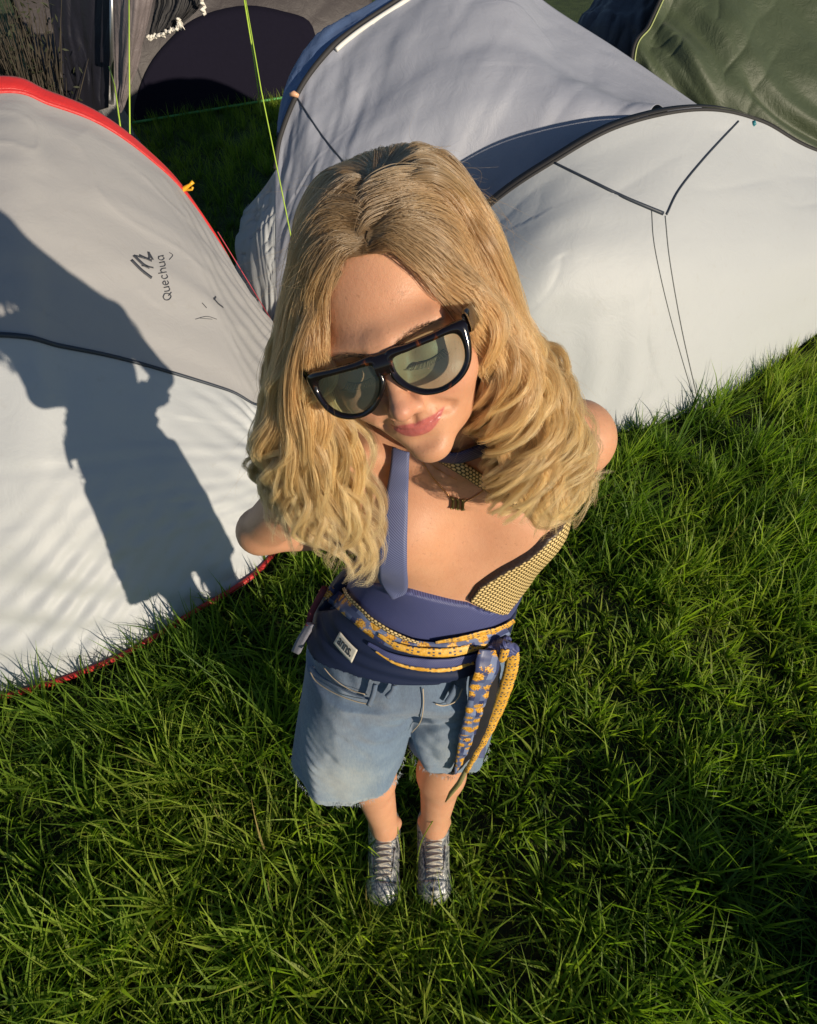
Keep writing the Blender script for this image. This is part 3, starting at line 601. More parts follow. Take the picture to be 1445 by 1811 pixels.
# ------------------------------------------------------------------ the woman: one continuous skin built from blended volumes
class Field:
    def __init__(s): s.prims = []
    def add(s, fn, lo, hi, k=.02, sub=False): s.prims.append((fn, np.array(lo, float), np.array(hi, float), k, sub)); return s
    def capsule(s, a, b, ra, rb, k=.02, sub=False, fr=None):
        a = np.array(a, float); b = np.array(b, float)
        if fr is not None: a, b = fr(a), fr(b)
        ab = b - a; L2 = ab @ ab + 1e-12; r = max(ra, rb)
        def fn(x, y, z):
            t = np.clip(((x - a[0]) * ab[0] + (y - a[1]) * ab[1] + (z - a[2]) * ab[2]) / L2, 0, 1)
            return np.sqrt((x - a[0] - t * ab[0]) ** 2 + (y - a[1] - t * ab[1]) ** 2 + (z - a[2] - t * ab[2]) ** 2) - (ra + (rb - ra) * t)
        return s.add(fn, np.minimum(a, b) - r, np.maximum(a, b) + r, k, sub)
    def ellipsoid(s, c, r, k=.02, sub=False, R=None):
        c = np.array(c, float); r = np.array(r, float); R = np.eye(3) if R is None else R   # columns = local axes
        def fn(x, y, z):
            dx, dy, dz = x - c[0], y - c[1], z - c[2]
            q = [(dx * R[0, i] + dy * R[1, i] + dz * R[2, i]) for i in range(3)]
            k0 = np.sqrt(sum((q[i] / r[i]) ** 2 for i in range(3))); k1 = np.sqrt(sum((q[i] / r[i] ** 2) ** 2 for i in range(3))) + 1e-9
            return k0 * (k0 - 1) / k1
        e = np.sqrt((R ** 2) @ (r ** 2))
        return s.add(fn, c - e, c + e, k, sub)
    @staticmethod
    def _mix(a, b, k, sub):
        if sub:
            b = -b; h = np.maximum(k - np.abs(a - b), 0) / k; return np.maximum(a, b) + h * h * k * .25
        h = np.maximum(k - np.abs(a - b), 0) / k; return np.minimum(a, b) - h * h * k * .25
    def grid(s, xs, ys, zs):
        F = np.full((len(xs), len(ys), len(zs)), .2, np.float32)
        for fn, lo, hi, k, sub in s.prims:
            m = k + .03; i = [slice(*np.searchsorted(ax, (lo[j] - m, hi[j] + m))) for j, ax in enumerate((xs, ys, zs))]
            if any(q.stop <= q.start for q in i): continue
            X = xs[i[0]].astype(np.float32)[:, None, None]; Y = ys[i[1]].astype(np.float32)[None, :, None]; Z = zs[i[2]].astype(np.float32)[None, None, :]
            F[i[0], i[1], i[2]] = s._mix(F[i[0], i[1], i[2]], fn(X, Y, Z), k, sub)
        return F
    def at(s, P):
        P = np.asarray(P, float); F = np.full(P.shape[:-1], 1.0)
        for fn, lo, hi, k, sub in s.prims: F = s._mix(F, fn(P[..., 0], P[..., 1], P[..., 2]), k, sub)
        return F
    def grad(s, P, e=.002):
        G = np.stack([s.at(P + e * np.eye(3)[i]) - s.at(P - e * np.eye(3)[i]) for i in range(3)], -1); return G / (np.linalg.norm(G, axis=-1)[..., None] + 1e-12)

def surface_nets(F, xs, ys, zs):
    I = F < 0; nx, ny, nz = F.shape
    c = np.zeros((nx - 1, ny - 1, nz - 1), np.int8)
    for a in (0, 1):
        for b_ in (0, 1):
            for d in (0, 1): c += I[a:nx - 1 + a, b_:ny - 1 + b_, d:nz - 1 + d]
    act = (c > 0) & (c < 8); ci, cj, ck = np.nonzero(act); n = len(ci)
    idx = np.full(act.shape, -1, np.int64); idx[ci, cj, ck] = np.arange(n)
    pos = np.zeros((n, 3)); cnt = np.zeros(n); axs = (xs, ys, zs)
    for ax in range(3):
        o1, o2 = [q for q in range(3) if q != ax]
        for a in (0, 1):
            for b_ in (0, 1):
                off = [0, 0, 0]; off[o1] = a; off[o2] = b_; off2 = list(off); off2[ax] = 1
                f0 = F[ci + off[0], cj + off[1], ck + off[2]].astype(float); f1 = F[ci + off2[0], cj + off2[1], ck + off2[2]].astype(float)
                m = (f0 < 0) != (f1 < 0); t = np.where(m, f0 / np.where(m, f0 - f1, 1), 0)
                g0 = [axs[q][[ci, cj, ck][q] + off[q]] for q in range(3)]; g1 = [axs[q][[ci, cj, ck][q] + off2[q]] for q in range(3)]
                for q in range(3): pos[:, q] += np.where(m, g0[q] + t * (g1[q] - g0[q]), 0)
                cnt += m
    pos /= cnt[:, None]; quads = []
    for ax in range(3):
        o1, o2 = [q for q in range(3) if q != ax]
        sl0 = [slice(1, -1)] * 3; sl1 = [slice(1, -1)] * 3; sl0[ax] = slice(0, -1); sl1[ax] = slice(1, None)
        A = I[tuple(sl0)]; B = I[tuple(sl1)]; e = np.array(np.nonzero(A != B)); inside = A[tuple(e)]
        for q in range(3):
            if q != ax: e[q] += 1
        def cell(d1, d2):
            p = e.copy(); p[o1] -= d1; p[o2] -= d2; return idx[p[0], p[1], p[2]]
        q4 = np.stack([cell(1, 1), cell(0, 1), cell(0, 0), cell(1, 0)], -1)
        flip = inside if ax != 1 else ~inside
        quads.append(np.where(flip[:, None], q4, q4[:, ::-1]))
    return pos, np.vstack(quads)
def axis_(lo, hi, f0, f1, coarse, fine):
    a = np.arange(lo, f0, coarse) if f0 > lo else np.array([]); b_ = np.arange(f0, f1, fine); c = np.arange(f1, hi + coarse, coarse) if hi > f1 else np.array([])
    return np.concatenate([a, b_, c])

# head frame
HO = V(-.005, .207, 1.585)
def rotm(yaw, pitch, roll):
    cz, sz = math.cos(yaw), math.sin(yaw); cx, sx = math.cos(pitch), math.sin(pitch); cy, sy = math.cos(roll), math.sin(roll)
    return np.array([[cz, -sz, 0], [sz, cz, 0], [0, 0, 1]]) @ np.array([[1, 0, 0], [0, cx, -sx], [0, sx, cx]]) @ np.array([[cy, 0, sy], [0, 1, 0], [-sy, 0, cy]])
HR = rotm(RAD(-9), RAD(-13), RAD(-25))
def hw(p): return HO + HR @ np.array(p, float)                     # head-local -> world
def hl(P): return (np.asarray(P) - HO) @ HR                        # world -> head-local
def he(F, c, r, k=.02, sub=False, tilt=0): 
    F.ellipsoid(hw(c), r, k, sub, HR)

# trunk (also used to drape the clothes)
J = dict(shR=V(-.105, .222, 1.355), shL=V(.235, .300, 1.338), elR=V(-.245, .305, 1.125), elL=V(.216, .362, 1.09), wrR=V(.015, .385, 1.035), wrL=V(.0, .392, .975))
trunk = Field()
YAW = math.atan2(.25, .97)
RT = np.array([[math.cos(.2), -math.sin(.2), 0], [math.sin(.2), math.cos(.2), 0], [0, 0, 1.0]])
trunk.ellipsoid((.072, .268, 1.265), (.134, .088, .155), .03, R=RT)
trunk.ellipsoid((.065, .262, 1.345), (.135, .062, .06), .05, R=RT)
trunk.ellipsoid((-.012, .192, 1.268), (.060, .056, .062), .055)
trunk.ellipsoid((.153, .226, 1.248), (.066, .058, .067), .055)
trunk.ellipsoid((.055, .224, 1.135), (.128, .084, .12), .06)
trunk.ellipsoid((.03, .213, 1.06), (.120, .084, .09), .05)
trunk.ellipsoid((-.005, .206, .93), (.158, .112, .13), .06)
body = Field(); body.prims = list(trunk.prims)
NB = V(.052, .262, 1.40); SK = hw((0, .012, -.075))
body.capsule(V(.055, .268, 1.37), SK, .056, .050, .03)
body.capsule(V(.03, .285, 1.425), J['shR'] + V(.01, 0, .004), .034, .036, .04)
body.capsule(V(.085, .290, 1.42), J['shL'] + V(-.01, 0, .004), .034, .036, .04)
body.ellipsoid(J['shR'], (.046, .046, .050), .035); body.ellipsoid(J['shL'], (.050, .050, .052), .035)
for s, (sh, el, wr) in {'R': (J['shR'], J['elR'], J['wrR']), 'L': (J['shL'], J['elL'], J['wrL'])}.items():
    body.capsule(sh, el, .043, .036, .022); body.capsule(el, el * .45 + wr * .55, .036, .036, .02); body.capsule(el * .45 + wr * .55, wr, .034, .025, .02)
# clasped hands behind the back: palm, thumb and four fingers each
def hand(w, d, side, up=V(0, 0, 1)):
    d = d / np.linalg.norm(d); n = np.cross(d, up); n /= np.linalg.norm(n); up2 = np.cross(n, d); palm = w + d * .045
    body.capsule(w, palm + d * .02, .024, .026, .015)
    for i, (o, L, r) in enumerate(((.026, .060, .0095), (.009, .068, .0100), (-.009, .064, .0098), (-.026, .050, .0088))):
        a = palm + d * .025 + up2 * o; b1 = a + d * L * .5 + n * .004 * side; c1 = b1 + d * L * .25 + n * L * .45 * side
        body.capsule(a, b1, r, r * .93, .006); body.capsule(b1, c1, r * .93, r * .8, .004)
    t0 = w + d * .02 + up2 * .024; body.capsule(t0, t0 + d * .035 + up2 * .022, .012, .0105, .01); body.capsule(t0 + d * .035 + up2 * .022, t0 + d * .062 + up2 * .022, .0105, .0085, .004)
hand(J['wrR'], V(1, .05, -.25), -1); hand(J['wrL'] + V(0, .035, -.01), V(-1, .1, -.2), -1)
# collar bones
NT = V(.044, .187, 1.392)
body.capsule(NT + V(-.016, .006, 0), V(-.05, .210, 1.398), .006, .004, .030); body.capsule(V(-.05, .210, 1.398), V(-.085, .240, 1.385), .004, .004, .030)
body.capsule(NT + V(.016, .006, 0), V(.13, .224, 1.394), .006, .005, .026); body.capsule(V(.13, .224, 1.394), V(.20, .28, 1.382), .005, .005, .026)
body.ellipsoid(NT + V(0, -.006, .008), (.010, .010, .012), .014, True)
# legs
LEG = {'R': (V(-.088, .20, .84), V(-.100, .170, .485), V(-.092, .155, .33), V(-.064, .098, .10)), 'L': (V(.075, .205, .84), V(.085, .185, .485), V(.082, .165, .33), V(.070, .102, .10))}
for s, (h, kn, cf, an) in LEG.items():
    body.capsule(h, kn, .088, .058, .03); body.capsule(kn, cf, .054, .057, .03); body.capsule(cf, an, .055, .035, .03)
    body.ellipsoid(kn + V(0, -.03, 0), (.032, .028, .038), .03); body.capsule(an, an + V(0, -.01, -.05), .034, .034, .02)
    body.capsule(an + V(0, .0, -.055), an + V(0, -.14, -.078), .030, .016, .02)
    body.ellipsoid(an + V(.034, .008, -.004), (.011, .012, .014), .014); body.ellipsoid(an + V(-.034, .008, -.004), (.011, .012, .014), .014)
n_before_head = len(body.prims)
# head
he(body, (0, .018, .048), (.074, .092, .078), .02)
he(body, (0, -.022, .012), (.0665, .066, .088), .03)
he(body, (0, -.030, -.040), (.058, .056, .050), .03)
he(body, (0, -.038, -.082), (.040, .046, .030), .028)
he(body, (0, -.050, -.066), (.037, .0415, .028), .022)
he(body, (0, -.078, -.104), (.0175, .014, .013), .022)
for sx in (-1, 1):
    he(body, (sx * .040, -.062, -.034), (.026, .025, .026), .026)
    body.capsule((sx * .010, -.091, .013), (sx * .048, -.077, .015), .0070, .007, .022, fr=hw)
    he(body, (sx * .033, -.098, -.006), (.019, .012, .012), .016, True)
    he(body, (sx * .032, -.0745, -.008), (.0155, .0130, .0135), .005)
    he(body, (sx * .077, .006, -.004), (.007, .017, .030), .008)
    body.capsule((sx * .0125, -.100, -.0475), (sx * .0125, -.094, -.0455), .0072, .0070, .008, fr=hw)
    he(body, (sx * .0062, -.1085, -.0565), (.0040, .0052, .0040), .004, True)
    body.capsule((sx * .0295, -.0855, -.064), (sx * .0335, -.082, -.0665), .0028, .002, .010, True, hw)
    body.capsule((sx * .019, -.097, -.0485), (sx * .036, -.083, -.066), .0012, .0008, .010, True, hw)
body.capsule((0, -.089, .004), (0, -.1055, -.030), .0078, .0082, .014, fr=hw)
he(body, (0, -.112, -.0425), (.0100, .0105, .0095), .010)
# lips: smile, upper and lower, with the line between them pressed in
MZ = -.0715
def lip_arc(z0, lift, y0, w, n=9):
    return [(t * w, y0 + .0135 * t * t, z0 + lift * t * t) for t in np.linspace(-1, 1, n)]
for pts, r0, r1 in ((lip_arc(MZ + .0036, .0072, -.0915, .0290), .0031, .0010), (lip_arc(MZ - .0050, .0140, -.0905, .0270), .0038, .0010)):
    for i in range(len(pts) - 1):
        t0, t1 = abs(2 * i / 8 - 1), abs(2 * (i + 1) / 8 - 1)
        body.capsule(pts[i], pts[i + 1], r0 + (r1 - r0) * t0 ** 1.6, r0 + (r1 - r0) * t1 ** 1.6, .0035, fr=hw)
ln = lip_arc(MZ - .0003, .0100, -.0958, .0300)
for i in range(len(ln) - 1): body.capsule(ln[i], ln[i + 1], .0011, .0009, .0014, True, hw)
he(body, (0, -.0955, -.060), (.0030, .003, .006), .006, True)
he(body, (0, -.0935, -.0880), (.012, .004, .004), .012, True)

xs = axis_(-.34, .38, -.105, .115, .007, .0017); ys = axis_(-.13, .52, .06, .285, .007, .0017); zs = axis_(-.01, 1.80, 1.46, 1.70, .007, .0017)
xs, ys, zs = (a.astype(np.float32) for a in (xs, ys, zs))
FB = body.grid(xs, ys, zs); bv, bf = surface_nets(FB, xs, ys, zs); del FB
pm = mesh_from('person', bv, bf)
L = hl(bv)
def sstep(a, b_, x): t = np.clip((x - a) / (b_ - a), 0, 1); return t * t * (3 - 2 * t)
tx = L[:, 0] / .0285
up_ = MZ + .0068 + .0050 * tx ** 2 - .0095 * np.abs(tx) ** 2.4 + .0045 * tx ** 2 - .0016 * np.exp(-(tx / .12) ** 2)
lo_ = MZ - .0098 + .0168 * tx ** 2
lipm = sstep(-.0012, .0008, up_ - L[:, 2]) * sstep(-.0012, .0008, L[:, 2] - lo_) * (np.abs(tx) < 1.03) * (L[:, 1] < -.075)
blush = np.exp(-(((np.abs(L[:, 0]) - .042) / .022) ** 2 + ((L[:, 2] + .035) / .02) ** 2)) * (L[:, 1] < -.03) * .7 + np.exp(-((L[:, 0] / .016) ** 2 + ((L[:, 2] + .043) / .014) ** 2)) * (L[:, 1] < -.08) * .6
scalp = sstep(.0, 1.0, np.where(L[:, 2] > -.03, (L[:, 1] + .068 + .9 * np.maximum(0, .062 - L[:, 2]) * (1 - np.exp(-(L[:, 0] / .055) ** 4)) * -1 + .5 * (L[:, 2] - .075)) * 90, -1)) * (np.linalg.norm(L, axis=1) < .16)
hl_y = -.070 + .9 * np.maximum(0, np.abs(L[:, 0]) - .030)                       # hairline: the scalp begins behind it
scalp = sstep(-.004, .006, (L[:, 2] - .082) * .8 + (L[:, 1] - hl_y) * .6 + .006 * vnoise(L[:, 0] * 300, L[:, 1] * 60)) * (L[:, 2] > .0) * (np.linalg.norm(L, axis=1) < .17)
brow = np.exp(-(((L[:, 2] - .0105 - .0045 * np.cos((np.abs(L[:, 0]) - .032) / .022 * 1.4)) / .0026) ** 2)) * sstep(.008, .014, np.abs(L[:, 0])) * (1 - sstep(.05, .058, np.abs(L[:, 0]))) * (L[:, 1] < -.05)
for nm, arr in (('lip', lipm), ('blush', blush), ('scalp', scalp), ('brow', brow)):
    a = pm.attributes.new(nm, 'FLOAT', 'POINT'); a.data.foreach_set('value', np.asarray(arr, np.float32))
m, nt, ns, ls, b = new_mat('skin'); oc = objcoord(nt)
def attr(nt, n): a = nt.nodes.new('ShaderNodeAttribute'); a.attribute_name = n; return a.outputs['Fac']
base_ = mixc(nt, noise(nt, 30, 5, oc, .7), (.55, .26, .135), (.74, .43, .26))
base_ = mixc(nt, math_(nt, 'MULTIPLY', noise(nt, 7, 3, oc), .45), base_, (.58, .26, .18))
fre = ramp(nt, noise(nt, 260, 3, oc, .6), [(0, (.0, .0, .0)), (.62, (0, 0, 0)), (.72, (1, 1, 1))])
base_ = mixc(nt, math_(nt, 'MULTIPLY', fre, .34), base_, (.30, .14, .08))
base_ = mixc(nt, math_(nt, 'MULTIPLY', attr(nt, 'blush'), .55), base_, (.60, .22, .17))
base_ = mixc(nt, math_(nt, 'MULTIPLY', attr(nt, 'brow'), .3), base_, (.16, .09, .05))
base_ = mixc(nt, math_(nt, 'MULTIPLY', attr(nt, 'scalp'), .85), base_, (.13, .085, .05))
base_ = mixc(nt, math_(nt, 'MULTIPLY', attr(nt, 'lip'), .85), base_, (.50, .115, .12))
ls.new(base_, b.inputs['Base Color'])
ls.new(mixc(nt, attr(nt, 'lip'), (.43, .43, .43), (.24, .24, .24)), b.inputs['Roughness'])
b.inputs['Specular IOR Level'].default_value = .38; b.inputs['Subsurface Weight'].default_value = .14
b.inputs['Subsurface Radius'].default_value = (1.0, .32, .16); b.inputs['Subsurface Scale'].default_value = .009
h = math_(nt, 'ADD', noise(nt, 900, 3, oc), math_(nt, 'MULTIPLY', noise(nt, 240, 4, oc), 1.2))
bump(nt, h, .22, .0016, b); M['skin'] = m
PS = link('person', pm, M['skin'], label='woman in sunglasses, tie-fabric top and denim shorts standing on the lawn between the tents', category='person')

# ------------------------------------------------------------------ eyelashes (downcast lids)
def hair_object(name, strands, radii, mat, parent):
    hc = bpy.data.hair_curves.new(name); hc.add_curves([len(s) for s in strands] if isinstance(strands, list) else [strands.shape[1]] * strands.shape[0])
    P = np.vstack(strands) if isinstance(strands, list) else strands.reshape(-1, 3)
    hc.attributes['position'].data.foreach_set('vector', P.astype(np.float32).ravel())
    ra = hc.attributes.get('radius') or hc.attributes.new('radius', 'FLOAT', 'POINT'); ra.data.foreach_set('value', np.broadcast_to(radii, (len(P),)).astype(np.float32).copy())
    hc.materials.append(mat); o = bpy.data.objects.new(name, hc); sc.collection.objects.link(o); o.parent = parent; return o
M['lash'] = plain('lash', (.015, .010, .008), .5)
for sx in (-1, 1):
    st = []
    for t in np.linspace(-1, 1, 34):
        x = sx * (.032 + t * .0150); z = -.0120 - .0032 * (1 - t * t); y = -.0870 + .004 * t * t + .002 * (t * sx * sx)
        p = np.array([x, y, z]); o = np.array([t * sx * .005 + rng.normal(0, .0006), -.0065, -.0030]); o2 = o + np.array([t * sx * .003, -.004, .0015])
        st.append(np.array([hw(p), hw(p + o * .5), hw(p + o), hw(p + o2 * .98)]))
    hair_object('eyelashes', np.array(st), np.tile([.00022, .0002, .00014, .00005], 34), M['lash'], PS)
    tube_obj('lash_line', [hw((sx * (.032 + t * .0158), -.0868 + .0045 * t * t, -.0118 - .0032 * (1 - t * t))) for t in np.linspace(-1, 1, 14)], .00055, M['lash'], PS, 5)
brs = []
for sx in (-1, 1):
    st = []
    for i in range(110):
        t = rng.random(); x = sx * (.013 + t * .040); z = .0095 + .0070 * math.sin(min(t, 1) * 2.3) * 0.8 + rng.normal(0, .0017 * (1.15 - t)); p = hw((x, -.11, z))
        d = hw((x, 0, z)) - p; d /= np.linalg.norm(d)
        for _ in range(24): p = p + d * max(0, float(body.at(p)) ) * .9
        q = HR @ np.array([sx * .006, -.0012, .0022 * (1 - t)]); st.append(np.array([p, p + q * .5 - d * .0008, p + q - d * .0006]))
    hair_object('eyebrow', np.array(st), np.tile([.00013, .00011, .00004], 110), plain('brow_hair', (.10, .06, .03), .6), PS)
# ------------------------------------------------------------------ sunglasses
m, nt, ns, ls, b = new_mat('tortoise'); oc = objcoord(nt)
t1 = noise(nt, 38, 3, oc, .55, 1.5)
c = ramp(nt, t1, [(.0, (.005, .003, .005)), (.59, (.008, .005, .006)), (.65, (.06, .016, .006)), (.71, (.30, .085, .012)), (.85, (.05, .014, .006))])
ls.new(c, b.inputs['Base Color']); b.inputs['Roughness'].default_value = .12; b.inputs['Coat Weight'].default_value = .5; M['tortoise'] = m
m, nt, ns, ls, b = new_mat('tinted_lens'); ns.remove(b)
tr = nt.nodes.new('ShaderNodeBsdfTransparent'); tr.inputs[0].default_value = (.50, .71, .67, 1)
gl = nt.nodes.new('ShaderNodeBsdfGlossy'); gl.inputs['Roughness'].default_value = .03
fr = nt.nodes.new('ShaderNodeFresnel'); fr.inputs[0].default_value = 1.55
df = nt.nodes.new('ShaderNodeBsdfDiffuse'); df.inputs[0].default_value = (.45, .55, .50, 1); mx0 = nt.nodes.new('ShaderNodeMixShader'); mx0.inputs[0].default_value = .06
mx = nt.nodes.new('ShaderNodeMixShader'); ls.new(tr.outputs[0], mx0.inputs[1]); ls.new(df.outputs[0], mx0.inputs[2])
ls.new(fr.outputs[0], mx.inputs[0]); ls.new(mx0.outputs[0], mx.inputs[1]); ls.new(gl.outputs[0], mx.inputs[2]); ls.new(mx.outputs[0], ns['Material Output'].inputs[0]); M['lens'] = m
GL = bpy.data.objects.new('sunglasses', None); sc.collection.objects.link(GL); GL.parent = PS; GL.empty_display_size = .05
GZ = -.0118
def gpt(x, z, y=0.0):
    return hw((x, -.1085 + 1.75 * x * x + .16 * (z) + y, z + GZ))
INN = [(.0082, .005), (.0100, .0172), (.026, .0190), (.045, .0196), (.0640, .0186), (.0690, .0085), (.0665, -.0085), (.0570, -.0205), (.0420, -.0262), (.0280, -.0232), (.0170, -.0145), (.0110, -.0050)]
OUT = [(.0030, .004), (.0050, .0258), (.026, .0262), (.047, .0266), (.0740, .0268), (.0765, .0120), (.0715, -.0115), (.0605, -.0250), (.0425, -.0308), (.0250, -.0275), (.0125, -.0170), (.0050, -.0060)]
frame_parts = []
for sx in (-1, 1):
    ii = spline(np.array(INN) * [1, .84], 96, True); oo = spline(np.array(OUT) * [1, .84], 96, True); prof = []
    for a, q in ((-.06, .0008), (.08, -.0026), (.5, -.0038), (.92, -.0026), (1, .0), (1, .0022), (.6, .0030), (.15, .0026)):
        prof.append(np.stack([gpt(sx * x, z, q) for x, z in ii * (1 - a) + oo * a]))
    A = np.stack(prof, 1)                                          # (96, 8, 3)
    r = np.arange(96)[:, None]; cc = np.arange(8)[None, :]; f = np.stack([r * 8 + cc, r * 8 + (cc + 1) % 8, ((r + 1) % 96) * 8 + (cc + 1) % 8, ((r + 1) % 96) * 8 + cc], -1).reshape(-1, 4)
    frame_parts.append((A.reshape(-1, 3), f if sx > 0 else f[:, ::-1]))
    rings = [np.stack([gpt(sx * (.036 + (x - .036) * s_), -.003 + (z + .003) * s_, .0005 - .0022 * (1 - s_)) for x, z in ii * 1.0 + (ii - np.array([.036, -.003])) * .03]) for s_ in np.linspace(1, 0.02, 10)]
    lv_ = np.vstack(rings); lf = grid_faces(10, 96, True)
    le = link('lens', mesh_from('lens', lv_, lf), M['lens'], GL)
    # temple arm: wide at the hinge, curving to behind the ear
    tp = spline([(.0765, -.0945, .0185), (.0800, -.070, .0165), (.0805, -.030, .0105), (.0800, .010, .004), (.0780, .032, -.010)], 30)
    hh = np.interp(np.linspace(0, 1, 30), [0, .08, .35, .7, 1], [.0085, .0105, .0085, .0045, .0040])
    pr = []
    for (x, y, z), h_ in zip(tp, hh):
        pr.append(np.array([hw((sx * (x + dx), y, z + GZ + dz * h_)) for dx, dz in ((-.0020, -.8), (-.0020, .8), (-.0008, 1), (.0014, .95), (.0024, .6), (.0024, -.6), (.0014, -.95), (-.0008, -1))]))
    A = np.vstack(pr); f = grid_faces(30, 8, True); n0_ = len(A); f = [tuple(q) for q in f] + [tuple(range(8)), tuple(range(29 * 8, 30 * 8))]
    tm = mesh_from('temple', A, f); link('temple', tm, M['tortoise'], GL)
    em = [hw((sx * .0830, -.058 + .0042 * math.cos(a), .0150 + GZ + .0034 * math.sin(a))) for a in np.linspace(0, 2 * np.pi, 20)]
    tube_obj('emblem', em, .0005, plain('gold_trim', (.7, .45, .15), .25, .9), GL, 6)
# bridge between the two rims
bx = np.linspace(-.008, .008, 9); A = []
for x in bx:
    zt = .0220; zb = .0030
    A.append(np.stack([gpt(x, z, q) for z, q in ((zb, -.0006), (zb + .002, -.0034), ((zt + zb) / 2, -.0040), (zt - .002, -.0034), (zt, -.0006), (zt, .0020), ((zt + zb) / 2, .003), (zb, .002))]))
A = np.stack(A); r = np.arange(8)[:, None]; cc = np.arange(8)[None, :]
f = np.stack([r * 8 + cc, r * 8 + (cc + 1) % 8, (r + 1) * 8 + (cc + 1) % 8, (r + 1) * 8 + cc], -1).reshape(-1, 4); frame_parts.append((A.reshape(-1, 3), f[:, ::-1]))
v, f = join(frame_parts); link('frame', mesh_from('frame', v, f), M['tortoise'], GL)
# ------------------------------------------------------------------ clothes draped over the trunk
def cast(px, py, F, iso, fallback=None):
    d = ray(px, py); d = d / np.linalg.norm(d); t = .35
    for _ in range(90):
        v = float(F.at(CAM + d * t)) - iso
        if v < .0004: return CAM + d * t
        t += max(v * .8, .0006)
        if t > 2.3: break
    return None if fallback is None else atd(px, py, fallback)
def phi_(P): q = (np.asarray(P) - V(.05, .25, 0)) @ RT; return np.arctan2(q[..., 0], -q[..., 1])
def field_mesh(name, fn, lo, hi, h, mat, parent, post=None, attrs=None):
    ax = [np.arange(lo[i], hi[i] + h, h) for i in range(3)]
    X, Y, Z = np.meshgrid(*ax, indexing='ij'); Fv = fn(np.stack([X, Y, Z], -1)).astype(np.float32)
    v, f = surface_nets(Fv, *ax)
    if post is not None: v = post(v)
    me = mesh_from(name, v, f); o = link(name, me, mat, parent)
    if attrs:
        for k, a in attrs(v).items():
            at = me.attributes.new(k, 'FLOAT', 'POINT'); at.data.foreach_set('value', a.astype(np.float32))
    return o
def ribbon(name, L_, R_, mat, parent, n=60, m=6, thick=.0016, arch=0.0, rip=0.0):
    L_ = spline(np.array(L_), n); R_ = spline(np.array(R_), n); t = np.linspace(0, 1, m)[None, :, None]
    A = L_[:, None] * (1 - t) + R_[:, None] * t; Nn = grid_normals(A)
    s = np.concatenate([[0], np.cumsum(np.linalg.norm(np.diff((L_ + R_) / 2, axis=0), axis=1))]); w = np.linalg.norm(R_ - L_, axis=1).mean()
    sgn = 1 if ((CAM - A.reshape(-1, 3).mean(0)) @ Nn.reshape(-1, 3).mean(0)) > 0 else -1
    A = A + Nn * sgn * (arch * (4 * t * (1 - t)) + rip * vnoise(s * 60, s * 0)[:, None, None])
    v, f = sheet_solid(A, thick); me = mesh_from(name, v, f)
    uv = np.stack([np.broadcast_to(s[:, None], (n, m)), np.broadcast_to(np.linspace(0, w, m)[None], (n, m))], -1).reshape(-1, 2); uv = np.vstack([uv, uv])
    ul = me.uv_layers.new(name='UVMap'); li = np.empty(len(me.loops), np.int32); me.loops.foreach_get('vertex_index', li); ul.data.foreach_set('uv', uv[li].astype(np.float32).ravel())
    return link(name, me, mat, parent)
def band(px_pts, half, F, iso, n=None):
    """left / right edge points of a band drawn on the photograph's centre line, laid on the field F"""
    p = spline(np.array(px_pts, float), n or 3 * len(px_pts)); T = np.gradient(p, axis=0); T /= np.linalg.norm(T, axis=1)[:, None]; S = np.stack([-T[:, 1], T[:, 0]], 1)
    half = np.interp(np.linspace(0, 1, len(p)), np.linspace(0, 1, len(np.atleast_1d(half))), np.atleast_1d(half)) if np.ndim(half) else np.full(len(p), half)
    L_, R_ = [], []
    for q, s, h in zip(p, S, half):
        a = cast(*(q - s * h), F, iso); b_ = cast(*(q + s * h), F, iso)
        if a is None or b_ is None: continue
        L_.append(a); R_.append(b_)
    return L_, R_

# --- materials
def twill(name, c1, c2, freq, rot, b_str=.35, rough=.5, use_uv=False, sheen=.04):
    m, nt, ns, ls, b = new_mat(name)
    co = uvcoord(nt, None, (0, 0, rot)) if use_uv else objcoord(nt, None, (0, rot, 0))
    w = nt.nodes.new('ShaderNodeTexWave'); w.inputs['Scale'].default_value = freq; w.inputs['Distortion'].default_value = .25; w.inputs['Detail'].default_value = 1; w.bands_direction = 'X'; ls.new(co, w.inputs['Vector'])
    n = noise(nt, 14, 4, objcoord(nt)); c = mixc(nt, w.outputs['Fac'], c1, c2); c = mixc(nt, math_(nt, 'MULTIPLY', n, .35), c, tuple(x * .6 for x in c1))
    ls.new(c, b.inputs['Base Color']); b.inputs['Roughness'].default_value = rough; b.inputs['Sheen Weight'].default_value = sheen
    bump(nt, math_(nt, 'ADD', w.outputs['Fac'], math_(nt, 'MULTIPLY', noise(nt, 25, 3, objcoord(nt)), 2.0)), b_str, .0012, b); return m
M['navy_twill'] = twill('navy_twill', (.038, .048, .150), (.105, .122, .310), 150, .7)
M['tie_blue'] = twill('tie_blue', (.060, .075, .185), (.20, .23, .42), 130, .85, use_uv=True)
M['navy_satin'] = twill('navy_satin', (.009, .017, .058), (.013, .024, .076), 400, .2, .12, .6, False, 0)
M['black_lining'] = plain('black_lining', (.008, .008, .014), .7)
